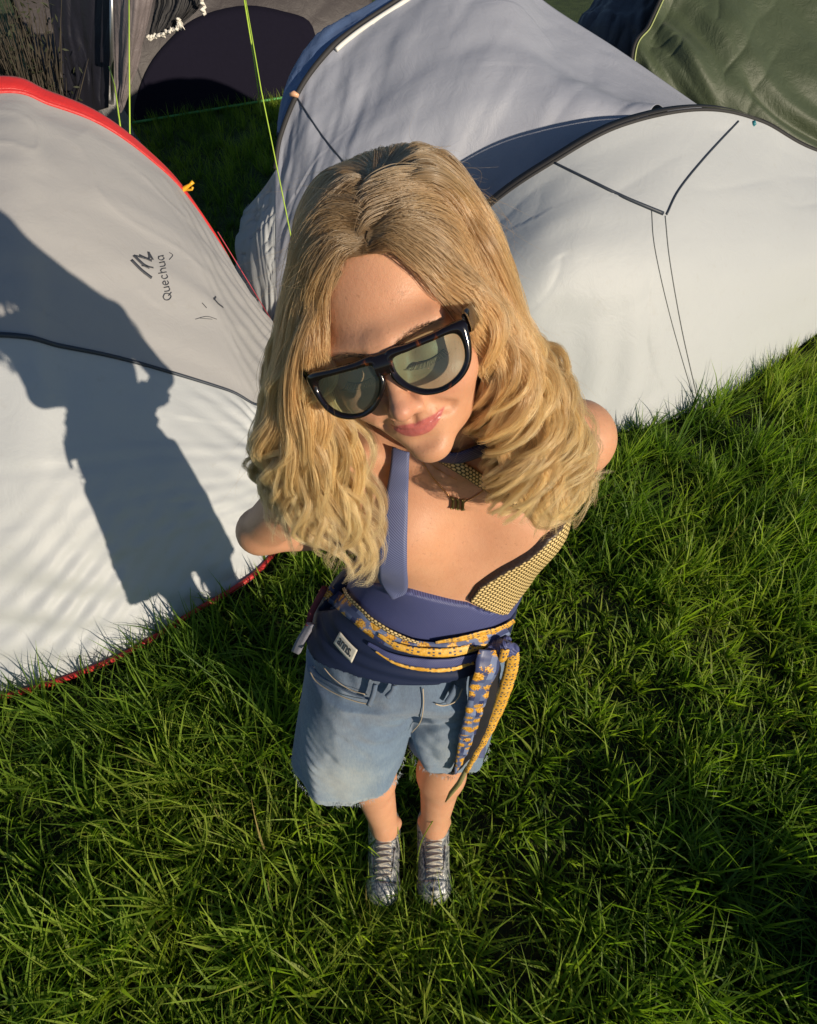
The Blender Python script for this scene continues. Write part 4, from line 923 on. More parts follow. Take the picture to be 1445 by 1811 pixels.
def scale_print(name, from_uv):
    m, nt, ns, ls, b = new_mat(name)
    if from_uv: vec = uvcoord(nt)
    else:
        cx = nt.nodes.new('ShaderNodeCombineXYZ')
        for k, a in enumerate(('gu', 'gv')): t = nt.nodes.new('ShaderNodeAttribute'); t.attribute_name = a; ls.new(t.outputs['Fac'], cx.inputs[k])
        vec = cx.outputs[0]
    sx = nt.nodes.new('ShaderNodeSeparateXYZ'); ls.new(vec, sx.inputs[0]); v_ = math_(nt, 'DIVIDE', sx.outputs[1], .0050)
    u_ = math_(nt, 'ADD', math_(nt, 'DIVIDE', sx.outputs[0], .0070), math_(nt, 'MULTIPLY', math_(nt, 'FLOOR', v_), .5))
    du = math_(nt, 'MULTIPLY', math_(nt, 'SUBTRACT', math_(nt, 'FRACT', u_), .5), 1.08); dv = math_(nt, 'SUBTRACT', math_(nt, 'FRACT', v_), .5)
    d_ = math_(nt, 'POWER', math_(nt, 'ADD', math_(nt, 'POWER', math_(nt, 'ABSOLUTE', du), 2.6), math_(nt, 'POWER', math_(nt, 'ABSOLUTE', dv), 2.6)), 1 / 2.6)
    c = ramp(nt, d_, [(.0, (.92, .74, .40)), (.32, (.78, .57, .24)), (.43, (.32, .22, .08)), (.50, (.022, .018, .015))])
    ra_ = nt.nodes.new('ShaderNodeAttribute'); ra_.attribute_name = 'rim'; c = mixc(nt, ra_.outputs['Fac'], c, (.045, .028, .022))  # shaded gap above the cup edge, painted in as a near-black rim colour
    ls.new(c, b.inputs['Base Color']); b.inputs['Roughness'].default_value = .45; bump(nt, math_(nt, 'SUBTRACT', 1.0, d_), .5, .0015, b); return m
M['gold_print'] = scale_print('gold_scale_print', False); M['gold_uv'] = scale_print('gold_scale_band', True)
def pattern_uv(name, scale, cells):
    m, nt, ns, ls, b = new_mat(name); uv = uvcoord(nt)
    ck = nt.nodes.new('ShaderNodeTexBrick'); ck.inputs['Scale'].default_value = 1; ck.inputs['Brick Width'].default_value = .021; ck.inputs['Row Height'].default_value = .0095; ck.inputs['Mortar Size'].default_value = 0.0
    for k, v_ in (('Color1', (.030, .040, .13, 1)), ('Color2', (.22, .28, .46, 1)), ('Mortar', (.03, .04, .13, 1))): ck.inputs[k].default_value = v_
    ls.new(uv, ck.inputs['Vector'])
    vo = nt.nodes.new('ShaderNodeTexVoronoi'); vo.inputs['Scale'].default_value = scale; vo.inputs['Randomness'].default_value = .7
    nz = nt.nodes.new('ShaderNodeTexNoise'); nz.inputs['Scale'].default_value = 320; ls.new(uv, nz.inputs['Vector'])
    ad = nt.nodes.new('ShaderNodeMix'); ad.data_type = 'VECTOR'; ad.inputs[0].default_value = .013; ls.new(uv, ad.inputs[4]); ls.new(nz.outputs['Color'], ad.inputs[5]); ls.new(ad.outputs[1], vo.inputs['Vector'])
    fl = ramp(nt, vo.outputs['Distance'], [(0, (1, 1, 1)), (cells, (1, 1, 1)), (cells + .05, (0, 0, 0))])
    yc = ramp(nt, nz.outputs['Fac'], [(.35, (.30, .12, .01)), (.5, (.72, .36, .03)), (.72, (.86, .60, .20))])
    ls.new(mixc(nt, fl, ck.outputs['Color'], yc), b.inputs['Base Color']); b.inputs['Roughness'].default_value = .45; return m
M['floral'] = pattern_uv('floral_print', 40, .38); M['floral2'] = pattern_uv('floral_print_dense', 60, .62)
m, nt, ns, ls, b = new_mat('yellow_chain_print'); uv = uvcoord(nt); sx_ = nt.nodes.new('ShaderNodeSeparateXYZ'); ls.new(uv, sx_.inputs[0])
def frac_(v_, k, o=0.0): return math_(nt, 'FRACT', math_(nt, 'ADD', math_(nt, 'MULTIPLY', v_, k), o))
dk1 = math_(nt, 'MULTIPLY', math_(nt, 'LESS_THAN', frac_(sx_.outputs[0], 62), .26), math_(nt, 'LESS_THAN', frac_(sx_.outputs[1], 150, .3), .42))
dk2 = math_(nt, 'MULTIPLY', math_(nt, 'LESS_THAN', frac_(sx_.outputs[0], 31, .27), .10), math_(nt, 'LESS_THAN', frac_(sx_.outputs[1], 240), .5))
cy = ramp(nt, noise(nt, 160, 4, objcoord(nt), .7), [(.3, (.52, .25, .02)), (.5, (.78, .42, .05)), (.72, (.88, .62, .22))])
ls.new(mixc(nt, math_(nt, 'MAXIMUM', dk1, dk2), cy, (.085, .085, .11)), b.inputs['Base Color']); b.inputs['Roughness'].default_value = .5; bump(nt, noise(nt, 400, 2, objcoord(nt)), .3, .001, b); M['yellow_chain'] = b.id_data and m
# denim, worn pale on the thighs
m, nt, ns, ls, b = new_mat('denim'); oc = objcoord(nt)
at = nt.nodes.new('ShaderNodeAttribute'); at.attribute_name = 'fade'
w1 = nt.nodes.new('ShaderNodeTexWave'); w1.inputs['Scale'].default_value = 230; w1.inputs['Distortion'].default_value = 1.2; w1.bands_direction = 'DIAGONAL'; ls.new(oc, w1.inputs['Vector'])
streak = noise(nt, 60, 4, objcoord(nt, (6, 6, .8)), .6); blot = noise(nt, 11, 5, oc, .6)
f_ = math_(nt, 'ADD', at.outputs['Fac'], math_(nt, 'MULTIPLY', math_(nt, 'SUBTRACT', blot, .5), .8)); f_ = math_(nt, 'ADD', f_, math_(nt, 'MULTIPLY', math_(nt, 'SUBTRACT', streak, .5), .7))
c = ramp(nt, f_, [(0, (.055, .105, .20)), (.35, (.12, .205, .33)), (.7, (.24, .32, .40)), (1, (.36, .41, .43))])
c = mixc(nt, math_(nt, 'MULTIPLY', w1.outputs['Fac'], .30), c, (.42, .47, .52)); ls.new(c, b.inputs['Base Color']); b.inputs['Roughness'].default_value = .85; b.inputs['Sheen Weight'].default_value = .15
bump(nt, math_(nt, 'ADD', w1.outputs['Fac'], math_(nt, 'MULTIPLY', noise(nt, 30, 4, oc), 3)), .45, .0016, b); M['denim'] = m
M['stitch'] = plain('stitch', (.55, .45, .32), .8); M['gold'] = plain('gold', (.72, .42, .17), .28, .95); M['dark_gold'] = plain('dark_gold', (.20, .15, .06), .35, .9)

# --- shorts
def tube_sdf(P, ztop, zbot, ct, cb, rt, rb, sh=0.0):
    t = np.clip((ztop - P[..., 2]) / (ztop - zbot), 0, 1.1); cx = ct[0] + (cb[0] - ct[0]) * t; cy = ct[1] + (cb[1] - ct[1]) * t
    rx = rt[0] + (rb[0] - rt[0]) * t - sh; ry = rt[1] + (rb[1] - rt[1]) * t - sh
    th = np.arctan2(P[..., 1] - cy, P[..., 0] - cx); fold = (.0035 * np.sin(th * 5 + 1 + P[..., 2] * 9) + .0022 * np.sin(th * 9 + P[..., 2] * 17)) * t
    q = np.sqrt(((P[..., 0] - cx) / rx) ** 2 + ((P[..., 1] - cy) / ry) ** 2)
    return np.maximum((q - 1) * np.minimum(rx, ry) - fold, P[..., 2] - ztop)
LR = dict(ztop=.90, zbot=.50, ct=(-.075, .205), cb=(-.137, .150), rt=(.110, .118), rb=(.127, .106))
LL = dict(ztop=.90, zbot=.50, ct=(.078, .210), cb=(.093, .178), rt=(.105, .115), rb=(.092, .076))
def smin(a, b_, k): h = np.maximum(k - np.abs(a - b_), 0) / k; return np.minimum(a, b_) - h * h * k * .25
pelvis = Field(); pelvis.ellipsoid((.0, .208, .925), (.172, .124, .125), .03); pelvis.ellipsoid((.02, .212, 1.03), (.140, .100, .06), .06)
def shorts_sdf(P):
    a = smin(tube_sdf(P, **LR), tube_sdf(P, **LL), .008); a = smin(a, pelvis.at(P), .035)
    hem = .500 + .012 * np.sin(P[..., 0] * 16 + 1) + (.0 if True else 0); a = np.maximum(a, hem - P[..., 2]); a = np.maximum(a, P[..., 2] - 1.03)
    cav = np.minimum(tube_sdf(P, **LR, sh=.007), tube_sdf(P, **LL, sh=.007)); cav = np.maximum(cav, P[..., 2] - .70)
    return np.maximum(a, -cav)
def shorts_solid(P):
    a = smin(tube_sdf(P, **LR), tube_sdf(P, **LL), .008); a = smin(a, pelvis.at(P), .035); return np.maximum(a, .49 - P[..., 2])
class Wrap:
    def __init__(s, f): s.f = f
    def at(s, P): return s.f(np.asarray(P, float))
SH = Wrap(shorts_solid)
def sh_post(v):
    x, y, z = v.T; d = .0042 * np.sin((z * 1.0 - np.abs(x + .01) * 1.3) * 95 + 2 * vnoise(x * 14, z * 14)) * np.exp(-((z - .80) / .05) ** 2) * np.exp(-((x + .005) / .09) ** 2)
    d = d + .0030 * vnoise(x * 26 + 4, z * 17) + .0016 * vnoise(x * 60, z * 44)
    lines = .0022 * np.sin((z + x * .9) * 170) * np.exp(-((x + .215) / .03) ** 2) * np.exp(-((z - .66) / .13) ** 2)
    v = v.copy(); v[:, 1] -= d + lines
    low = z < .512; v[:, 2] -= low * .004 * vnoise(np.arctan2(y - .16, x) * 40, x * 90); return v
def sh_attr(v):
    x, y, z = v.T; c1 = np.exp(-(((x + .13) / .085) ** 2)) * np.exp(-(((z - .60) / .16) ** 2)); c2 = np.exp(-(((x - .09) / .055) ** 2)) * np.exp(-(((z - .62) / .15) ** 2))
    front = sstep(.21, .13, y) if False else 1 - sstep(.12, .20, y)
    return dict(fade=np.clip(.18 + .72 * np.maximum(c1, c2 * .7) * front + .25 * (z < .512), 0, 1))
SHO = field_mesh('shorts', shorts_sdf, (-.29, .02, .47), (.21, .36, 1.05), .0042, M['denim'], PS, sh_post, sh_attr)
# frayed hem threads, stitching, belt loops
st = []
for i in range(720):
    leg = LR if i % 5 < 3 else LL; a = rng.uniform(0, 2 * np.pi); r = rng.uniform(.985, 1.0)
    p = V(leg['cb'][0] + leg['rb'][0] * r * math.cos(a), leg['cb'][1] + leg['rb'][1] * r * math.sin(a), .503 + rng.uniform(-.008, .008)); q = V(math.cos(a) * .3, math.sin(a) * .3, -1) * rng.uniform(.004, .013) + rng.normal(0, .002, 3)
    st.append(np.array([p, p + q * .5 + rng.normal(0, .0008, 3), p + q]))
hair_object('frayed_hem', np.array(st), np.tile([.0004, .0003, .00015], 720), plain('denim_thread', (.38, .43, .48), .8), SHO)
def stitch(name, pts, iso=.006, r=.0012, mat='stitch', F=SH, parent=None):
    P = [q for q in (cast(x, y, F, iso) for x, y in spline(np.array(pts, float), 5 * len(pts))) if q is not None]
    return tube_obj(name, P, r, M[mat], parent or SHO, 5)
stitch('pocket_stitching', [(548, 1188), (560, 1206), (592, 1226), (628, 1240), (656, 1246)])
stitch('pocket_edge', [(552, 1178), (566, 1195), (600, 1216), (632, 1230), (658, 1237)], .0065, .0022, 'denim')
stitch('pocket_stitching', [(572, 1180), (590, 1200), (618, 1219), (646, 1228)], .006, .0009)
stitch('fly_stitching', [(748, 1218), (749, 1245), (744, 1275), (728, 1296)], .0045, .0010)
stitch('pocket_stitching', [(818, 1218), (806, 1240), (785, 1248), (770, 1245)], .006, .0012)
for pts in ([(652, 1247), (660, 1228), (664, 1210)], [(684, 1232), (694, 1222), (697, 1212)], [(790, 1243), (800, 1228), (808, 1212)]):
    L_, R_ = band(pts, 4.5, SH, .010, 9); ribbon('belt_loop', L_, R_, M['denim'], SHO, 14, 3, .003, .001)

# --- top: navy wrap, gold print cup, satin peplum
def curve_phi(pts, F, iso, extra):
    a = [(float(phi_(q)), q[2]) for q in (cast(x, y, F, iso) for x, y in pts) if q is not None] + extra; a.sort(); return np.array([q[0] for q in a]), np.array([q[1] for q in a])
TOP1 = curve_phi([(600, 1026), (640, 1032), (680, 1038), (722, 1048), (770, 1060), (830, 1071), (870, 1085), (905, 1090), (940, 1080)], trunk, .006, [(-3.15, 1.20), (-2.2, 1.20), (-1.5, 1.20), (1.30, 1.215), (1.7, 1.21), (3.15, 1.20)])
BOT1 = curve_phi([(640, 1105), (700, 1142), (770, 1158), (850, 1146), (905, 1116)], trunk, .006, [(-3.15, 1.03), (-1.7, 1.04), (1.8, 1.04), (3.15, 1.03)])
TOPO = field_mesh('wrap_top', lambda P: np.maximum(np.maximum(trunk.at(P) - .0065 - .0016 * np.sin(phi_(P) * 3 + P[..., 2] * 40), P[..., 2] - np.interp(phi_(P), *TOP1)), np.interp(phi_(P), *BOT1) - .02 - P[..., 2]), (-.13, .10, 1.0), (.24, .38, 1.27), .0034, M['navy_twill'], PS)
C_UP = curve_phi([(833, 1066), (850, 1043), (885, 1021), (920, 1002), (950, 982), (974, 956)], trunk, .010, [(1.62, 1.305), (1.8, 1.30), (3.15, 1.2)])
C_LO = curve_phi([(833, 1070), (860, 1082), (900, 1090), (938, 1080), (962, 1056), (975, 1028)], trunk, .010, [(1.5, 1.225), (1.9, 1.2), (3.15, 1.12)])
c_min = C_UP[0][0]
def cup(P):
    ph = phi_(P); q = trunk.at(P) - .0085; q = np.maximum(q, P[..., 2] - np.interp(ph, *C_UP)); q = np.maximum(q, np.interp(ph, *C_LO) - P[..., 2]); return np.maximum(q, np.maximum((c_min - ph) * .1, (ph - 2.4) * .1))
field_mesh('gold_cup', cup, (.05, .10, 1.10), (.26, .40, 1.36), .0028, M['gold_print'], PS, None, lambda v: dict(gu=v @ V(.90, .38, .12), gv=v @ V(-.20, .35, .92), rim=(v[:, 2] > np.interp(phi_(v), *C_UP) - .0022).astype(float)))
ped = Field(); ped.prims = list(trunk.prims); ped.ellipsoid((.0, .208, .94), (.182, .134, .12), .05); ped.ellipsoid((.02, .212, 1.04), (.142, .104, .07), .05)
HEM = curve_phi([(556, 1166), (600, 1188), (650, 1206), (700, 1216), (760, 1216), (815, 1203), (860, 1180), (892, 1158)], ped, .004, [(-3.15, .985), (-1.8, .985), (1.9, .985), (3.15, .985)])
TPL = curve_phi([(560, 1088), (600, 1082), (640, 1100), (700, 1140), (770, 1156), (850, 1144), (900, 1118)], ped, .0, [(-3.15, 1.08), (-1.7, 1.08), (1.9, 1.08), (3.15, 1.08)])
def ped_sdf(P):
    ph = phi_(P); q = ped.at(P) - .003 - .0030 * np.sin(ph * 4 + 1.2 + P[..., 2] * 12) * np.clip((1.07 - P[..., 2]) * 12, 0, 1) - .0016 * np.sin(P[..., 2] * 260 + ph * 5 + np.sin(ph * 3)) * np.exp(-((P[..., 2] - 1.045) / .035) ** 2)
    return np.maximum(np.maximum(q, P[..., 2] - np.interp(ph, *TPL) - .012), np.interp(ph, *HEM) - P[..., 2])
PED = field_mesh('peplum', ped_sdf, (-.21, .05, .95), (.21, .37, 1.12), .0034, M['navy_satin'], PS)
# woven label with its word
PW = Wrap(lambda P: ped.at(P) - .003)
cn = [cast(x, y, PW, .0035) for x, y in ((603, 1116), (634, 1149), (624, 1171), (592, 1136))]
t_ = np.linspace(0, 1, 14)[None, :, None]; s_ = np.linspace(0, 1, 8)[:, None, None]
def quadpt(s, t): return (cn[0] * (1 - t) + cn[1] * t) * (1 - s) + (cn[3] * (1 - t) + cn[2] * t) * s
LBA = quadpt(s_, t_); lbn = np.cross(cn[1] - cn[0], cn[3] - cn[0]); lbn /= np.linalg.norm(lbn); lbn = lbn if lbn @ (CAM - cn[0]) > 0 else -lbn
LBA = LBA + lbn * (.0025 + .0012 * np.sin(t_ * 3.14))
v, f = sheet_solid(LBA, .0012); LBO = link('woven_label', mesh_from('woven_label', v, f), plain('label_cloth', (.72, .68, .58), .8), PED)
tc = bpy.data.curves.new('t', 'FONT'); tc.body = 'anns.'; tc.offset = .022; to = bpy.data.objects.new('t', tc); sc.collection.objects.link(to); bpy.context.view_layer.update()
tme = bpy.data.meshes.new_from_object(to.evaluated_get(bpy.context.evaluated_depsgraph_get())); co = np.array([q.co for q in tme.vertices]); bpy.data.objects.remove(to)
u0, u1 = co[:, 0].min(), co[:, 0].max(); tt = .12 + .74 * (co[:, 0] - u0) / (u1 - u0); ss = .74 - .50 * (co[:, 1] / max(1e-6, co[:, 1].max()))
W = np.stack([quadpt(a, b_) + lbn * (.0035 + .0012 * math.sin(b_ * 3.14)) for a, b_ in zip(ss, tt)])
for q_, w_ in zip(tme.vertices, W): q_.co = w_
tme.name = 'label_word'; tme.materials.clear(); link('label_word', tme, M['ink'], LBO)

# --- tie bands round the waist
def tie(name, pts, half, F, iso, mat, arch=.0007, rip=.0007, n=70, parent=None, m=6):
    L_, R_ = band(pts, half, F, iso); return ribbon(name, L_, R_, mat, parent or PS, n, m, .0011, arch, rip)
WF = Wrap(lambda P: np.minimum(trunk.at(P) - .0065, ped_sdf(P)))
tie('waist_tie', [(578, 1048), (600, 1062), (628, 1086), (662, 1114), (702, 1136), (752, 1147), (800, 1147), (842, 1138), (882, 1122), (914, 1102), (934, 1084)], [13, 14, 14, 14, 13, 12, 13, 13, 11, 9, 5], WF, .004, M['floral'])
tie('waist_tie', [(607, 1040), (622, 1062), (648, 1088), (676, 1108), (705, 1124), (740, 1137)], [3, 4, 4, 4, 3.5, 2.5], WF, .0055, M['gold_uv'])
tie('waist_tie', [(668, 1122), (700, 1141), (745, 1153), (800, 1153), (848, 1141), (886, 1127)], [3, 5, 7, 8, 7, 5], WF, .006, M['yellow_chain'])
tie('waist_tie', [(770, 1137), (810, 1130), (850, 1122), (885, 1112), (920, 1092)], [2, 4, 5, 4.5, 3], WF, .006, M['yellow_chain'])
tie('waist_tie', [(650, 1138), (690, 1160), (740, 1172), (800, 1172), (850, 1160)], [3, 6, 8, 8, 6], WF, .003, M['navy_twill'])
tie('waist_tie', [(664, 1152), (700, 1173), (745, 1184), (795, 1184), (838, 1172)], [1.5, 2.2, 3, 3.5, 2.5], WF, .0042, M['yellow_chain'], 0.0005)
tie('waist_tie', [(852, 1160), (868, 1152), (884, 1143), (900, 1128)], [6, 9, 9, 6], WF, .010, M['navy_twill'], .004)
# knot
kc = cast(882, 1146, WF, .012); kf = Field(); kf.ellipsoid(kc, (.022, .013, .014), .01); kf.ellipsoid(kc + V(.006, -.004, .010), (.010, .010, .016), .006); kf.ellipsoid(kc + V(.018, .0, -.004), (.014, .010, .010), .006)
field_mesh('tie_knot', lambda P: kf.at(P) - .0016 * np.sin((P[..., 0] + P[..., 2]) * 700), kc - .045, kc + .045, .0022, M['navy_twill'], PS)
kk = [kc + V(.002, -.016, -.012), kc + V(.004, -.017, 0.002), kc + V(.006, -.012, .020)]; ribbon('knot_wrap', [p - V(.006, 0, 0) for p in kk], [p + V(.007, 0, 0) for p in kk], M['yellow_chain'], PS, 16, 4, .002, .002)
# hanging ends
def hang(name, pts, mat, rip=0.0, arch=.0, thick=.0018):
    """pts: (x_left, x_right, y, depth or None, lift)"""
    L_, R_ = [], []
    for (xl, xr, y, d, lift) in pts:
        if d is None:
            a = cast(xl, y, SHW, lift); b_ = cast(xr, y, SHW, lift)
            if a is None and b_ is None: continue
            a = b_ + V(-(xr - xl) * .0012, 0, 0) if a is None else a; b_ = a + V((xr - xl) * .0012, 0, 0) if b_ is None else b_
        else: a, b_ = atd(xl, y, d), atd(xr, y, d)
        L_.append(a); R_.append(b_)
    return ribbon(name, L_, R_, mat, PS, 50, 6, thick, arch, rip)
SHW = Wrap(lambda P: np.minimum(shorts_solid(P), ped_sdf(P)))
hang('tie_end', [(850, 892, 1150, None, .020), (842, 884, 1172, None, .024), (832, 868, 1215, None, .022), (822, 852, 1262, None, .018), (812, 838, 1305, None, .016), (806, 820, 1345, None, .014), (803, 807, 1366, None, .012)], M['floral'], .003, .002)
hang('tie_end', [(866, 884, 1165, None, .012), (862, 884, 1195, None, .012), (846, 872, 1250, None, .012), (826, 856, 1300, None, .011), (808, 832, 1340, None, .010), (797, 806, 1368, None, .009)], M['black_lining'], .001)
hang('tie_end', [(852, 864, 1290, None, .004), (838, 860, 1315, None, .004), (828, 856, 1340, None, .004)], M['tie_blue'], .001)
hang('tie_end', [(866, 884, 1152, 1.005, 0), (886, 906, 1140, .985, 0), (894, 917, 1152, .99, 0), (893, 917, 1175, 1.02, 0), (882, 906, 1215, 1.08, 0), (866, 888, 1262, 1.15, 0), (852, 868, 1300, 1.21, 0), (835, 846, 1335, 1.27, 0), (822, 829, 1362, 1.32, 0)], M['yellow_chain'], .002, .004, .003)
tube_obj('tie_tip', [atd(826, 1358, 1.315), atd(812, 1385, 1.36), atd(798, 1402, 1.39), atd(788, 1418, 1.42)], [.0045, .006, .0055, .0015], plain('olive_cord', (.22, .20, .07), .8, bumps=.6), PS, 8)
# left hip: red edged strip and grey pouch strap
tube_obj('hip_cord', [q for q in (cast(x, y, SHW, .010, 1.0) for x, y in ((574, 1040), (562, 1062), (550, 1085), (545, 1108)))], .006, plain('maroon_cord', (.11, .02, .035), .8), PS, 6)
ribbon('hip_strap', [atd(545, 1100, 1.03), atd(526, 1130, 1.06), atd(517, 1150, 1.09)], [atd(556, 1105, 1.02), atd(540, 1135, 1.05), atd(530, 1156, 1.08)], plain('grey_knit', (.22, .22, .27), .9, var=.5, vscale=300), PS, 16, 4, .006)
tie('waist_tie', [(563, 1028), (570, 1040), (582, 1056)], [5, 8, 9], WF, .009, M['floral2'])

# --- neck: blue tie, gold band, choker
BW = Wrap(lambda P: body.at(P))
def surf_rows(name, rows, iso, mat, n=60, arch=.0015, parent=None):
    L_, R_ = [], []
    for (x0, y0, x1, y1) in rows:
        a, b_ = cast(x0, y0, BT, iso), cast(x1, y1, BT, iso)
        if a is None or b_ is None: continue
        L_.append(a); R_.append(b_)
    return ribbon(name, L_, R_, mat, parent or PS, n, 8, .0018, arch)
neck_f = Field(); neck_f.prims = list(body.prims[:n_before_head])
BT = Wrap(lambda P: np.minimum(neck_f.at(P), np.minimum(trunk.at(P) - .0055 + 10 * np.maximum(0, P[..., 2] - np.interp(phi_(P), *TOP1)), 9)))
surf_rows('necktie', [(694, 790, 724, 800), (690, 830, 723, 838), (683, 870, 722, 874), (676, 915, 721, 918), (670, 960, 720, 960), (669, 1005, 720, 1002), (671, 1027, 720, 1045), (692, 1057, 698, 1059)], .006, M['tie_blue'])
def BTb(pts, half, iso, mat, name, arch=.001, n=60):
    L_, R_ = band(pts, half, BT, iso); return ribbon(name, L_, R_, mat, PS, n, 6, .002, arch)
BTb([(752, 792), (776, 804), (800, 818), (832, 838), (862, 858), (892, 876), (925, 894), (955, 905), (985, 905), (1005, 890)], [10, 11, 11, 11, 11, 11, 11, 11, 11, 10], .005, M['gold_uv'], 'gold_strap')
BTb([(770, 806), (806, 810), (830, 804), (856, 793), (884, 776)], [9, 9, 10, 10, 10], .006, M['navy_twill'], 'choker')
def chain(name, pts, r=.0007, iso=.0012):
    P = [q for q in (cast(x, y, BT, iso) for x, y in spline(np.array(pts, float), 50)) if q is not None]; P = spline(np.array(P), 260)
    return tube_obj(name, P, r * (1 + .45 * np.sin(np.arange(260) * 1.9)), M['gold'], PS, 5)
NK = chain('necklace', [(738, 800), (750, 822), (766, 846), (784, 866), (798, 882)]); chain('necklace', [(826, 886), (846, 874), (862, 862), (885, 845)])
chain('necklace', [(742, 804), (766, 824), (790, 840), (808, 849)], .0004)
pend = [([(799 + k * 8.6, 882 + k * 1.0), (801.5 + k * 8.6, 885 + k), (801 + k * 8.6, 895 + k), (799.5 + k * 8.6, 900 + k)], .0019) for k in range(3)]
pend += [([(796, 880.5), (803, 880.5)], .0012), ([(827, 884), (821, 888)], .0010), ([(796.5, 899), (802, 899)], .0012), ([(806, 900), (812, 901)], .0012), ([(815, 902), (822, 901)], .0012), ([(806, 884), (810, 882)], .0010)]
pp = []
for s, w in pend:
    P = np.array([cast(x, y, BT, .0030) for x, y in spline(np.array(s, float), 8)]); T = np.gradient(P, axis=0); T /= np.linalg.norm(T, axis=1)[:, None]; Nn = V(.05, -.72, .69); S = np.cross(T, Nn); S /= np.linalg.norm(S, axis=1)[:, None]; pp.append(sheet_solid(np.stack([P - S * w, P + S * w]), .0018))
v, f = join(pp); link('pendant', mesh_from('pendant', v, f, False), M['dark_gold'], PS)

# --- sneakers
m, nt, ns, ls, b = new_mat('silver_mesh'); oc = objcoord(nt)
c = ramp(nt, noise(nt, 45, 5, oc, .7, 2), [(.3, (.030, .036, .052)), (.45, (.16, .18, .22)), (.56, (.55, .55, .54)), (.75, (.85, .82, .76))]); ls.new(c, b.inputs['Base Color']); b.inputs['Metallic'].default_value = .5; b.inputs['Roughness'].default_value = .48
bump(nt, noise(nt, 500, 2, oc), .3, .001, b); M['silver'] = m; M['sole'] = plain('sole_rubber', (.22, .23, .26), .6); M['sock'] = plain('sock', (.66, .60, .50), .9, bumps=.5, vscale=200); M['lace'] = plain('lace', (.34, .32, .28), .7, var=.5); M['shoe_dark'] = plain('shoe_dark', (.035, .040, .055), .45)
for s, (hpt, kn, cf, an) in LEG.items():
    ax_, ay_ = an[0] + (-.003 if s == 'R' else -.002), an[1]
    E_ = bpy.data.objects.new('sneaker', None); sc.collection.objects.link(E_); E_.parent = PS
    f1 = Field(); f1.capsule((ax_, ay_ + .02, .038), (ax_, ay_ - .13, .030), .038, .036, .02); f1.ellipsoid((ax_, ay_ - .135, .032), (.042, .040, .026), .03); f1.ellipsoid((ax_, ay_ - .05, .05), (.037, .070, .040), .03); f1.ellipsoid((ax_, ay_ + .012, .075), (.040, .047, .040), .03)
    field_mesh('upper', lambda P: np.maximum(np.maximum(f1.at(P), .014 - P[..., 2]), -(np.sqrt((P[..., 0] - ax_) ** 2 + (P[..., 1] - ay_ - .008) ** 2) - .036) - 9 * np.maximum(0, .085 - P[..., 2])), (ax_ - .06, ay_ - .20, 0), (ax_ + .06, ay_ + .08, .13), .0035, M['silver'], E_)
    f2 = Field(); f2.capsule((ax_, ay_ + .02, .012), (ax_, ay_ - .135, .012), .041, .043, .01)
    field_mesh('sole', lambda P: np.maximum(f2.at(P * V(1, 1, 1)), np.maximum(P[..., 2] - .024, -.012 - P[..., 2])), (ax_ - .06, ay_ - .20, -.02), (ax_ + .06, ay_ + .08, .04), .0035, M['sole'], E_)
    FU = Wrap(lambda P: f1.at(P)); 
    def ontop(x, y):
        z = .13
        for _ in range(60):
            d_ = float(f1.at(V(x, y, z)))
            if d_ < .0004: break
            z -= d_ * .9
        return V(x, y, z)
    for k in range(6):
        y = ay_ - .042 - k * .014; L1 = [ontop(ax_ + dx, y + dy) + V(0, 0, .003 + .003 * math.sin((dx + .022) / .044 * 3.14)) for dx, dy in ((-.022, 0), (-.01, -.003), (.01, -.006), (.022, -.010))]; L2 = [ontop(ax_ - dx, y + dy) + V(0, 0, .004 + .003 * math.sin((dx + .022) / .044 * 3.14)) for dx, dy in ((-.022, 0), (-.01, -.003), (.01, -.006), (.022, -.010))]
        tube_obj('lace', spline(L1, 12), .0026, M['sole'], E_, 6); tube_obj('lace', spline(L2, 12), .0024, M['lace'], E_, 6)
    A_ = np.stack([[ontop(ax_ + u * .020, ay_ - .035 - t * .085) + V(0, 0, .0015) for u in np.linspace(-1, 1, 8)] for t in np.linspace(0, 1, 14)])
    v, f = sheet_solid(A_, .004); link('tongue', mesh_from('tongue', v, f), M['sock'], E_)
    A_ = np.stack([[ontop(ax_ + u * .034, ay_ - .128 - t * .036 * (1 - .35 * u * u)) + V(0, 0, .0015) for u in np.linspace(-1, 1, 10)] for t in np.linspace(0, 1, 8)])
    v, f = sheet_solid(A_, .004); link('toe_cap', mesh_from('toe_cap', v, f), M['silver'], E_)
    for dx in (-.018, .018): tube_obj('side_stripe', spline([ontop(ax_ + dx * 1.7, ay_ - .05) + V(0, 0, .002), ontop(ax_ + dx * 1.5, ay_ - .09) + V(0, 0, .002), ontop(ax_ + dx * 1.2, ay_ - .12) + V(0, 0, .002)], 12), .0035, M['silver'], E_, 6)
    f3 = Field(); f3.capsule(an + V(0, 0, -.03), an + V(0, .006, .012), .038, .037, .01)
    field_mesh('sock', lambda P: np.maximum(f3.at(P), P[..., 2] - an[2] - .006), an - V(.06, .06, .06), an + V(.06, .06, .04), .0035, M['sock'], E_)
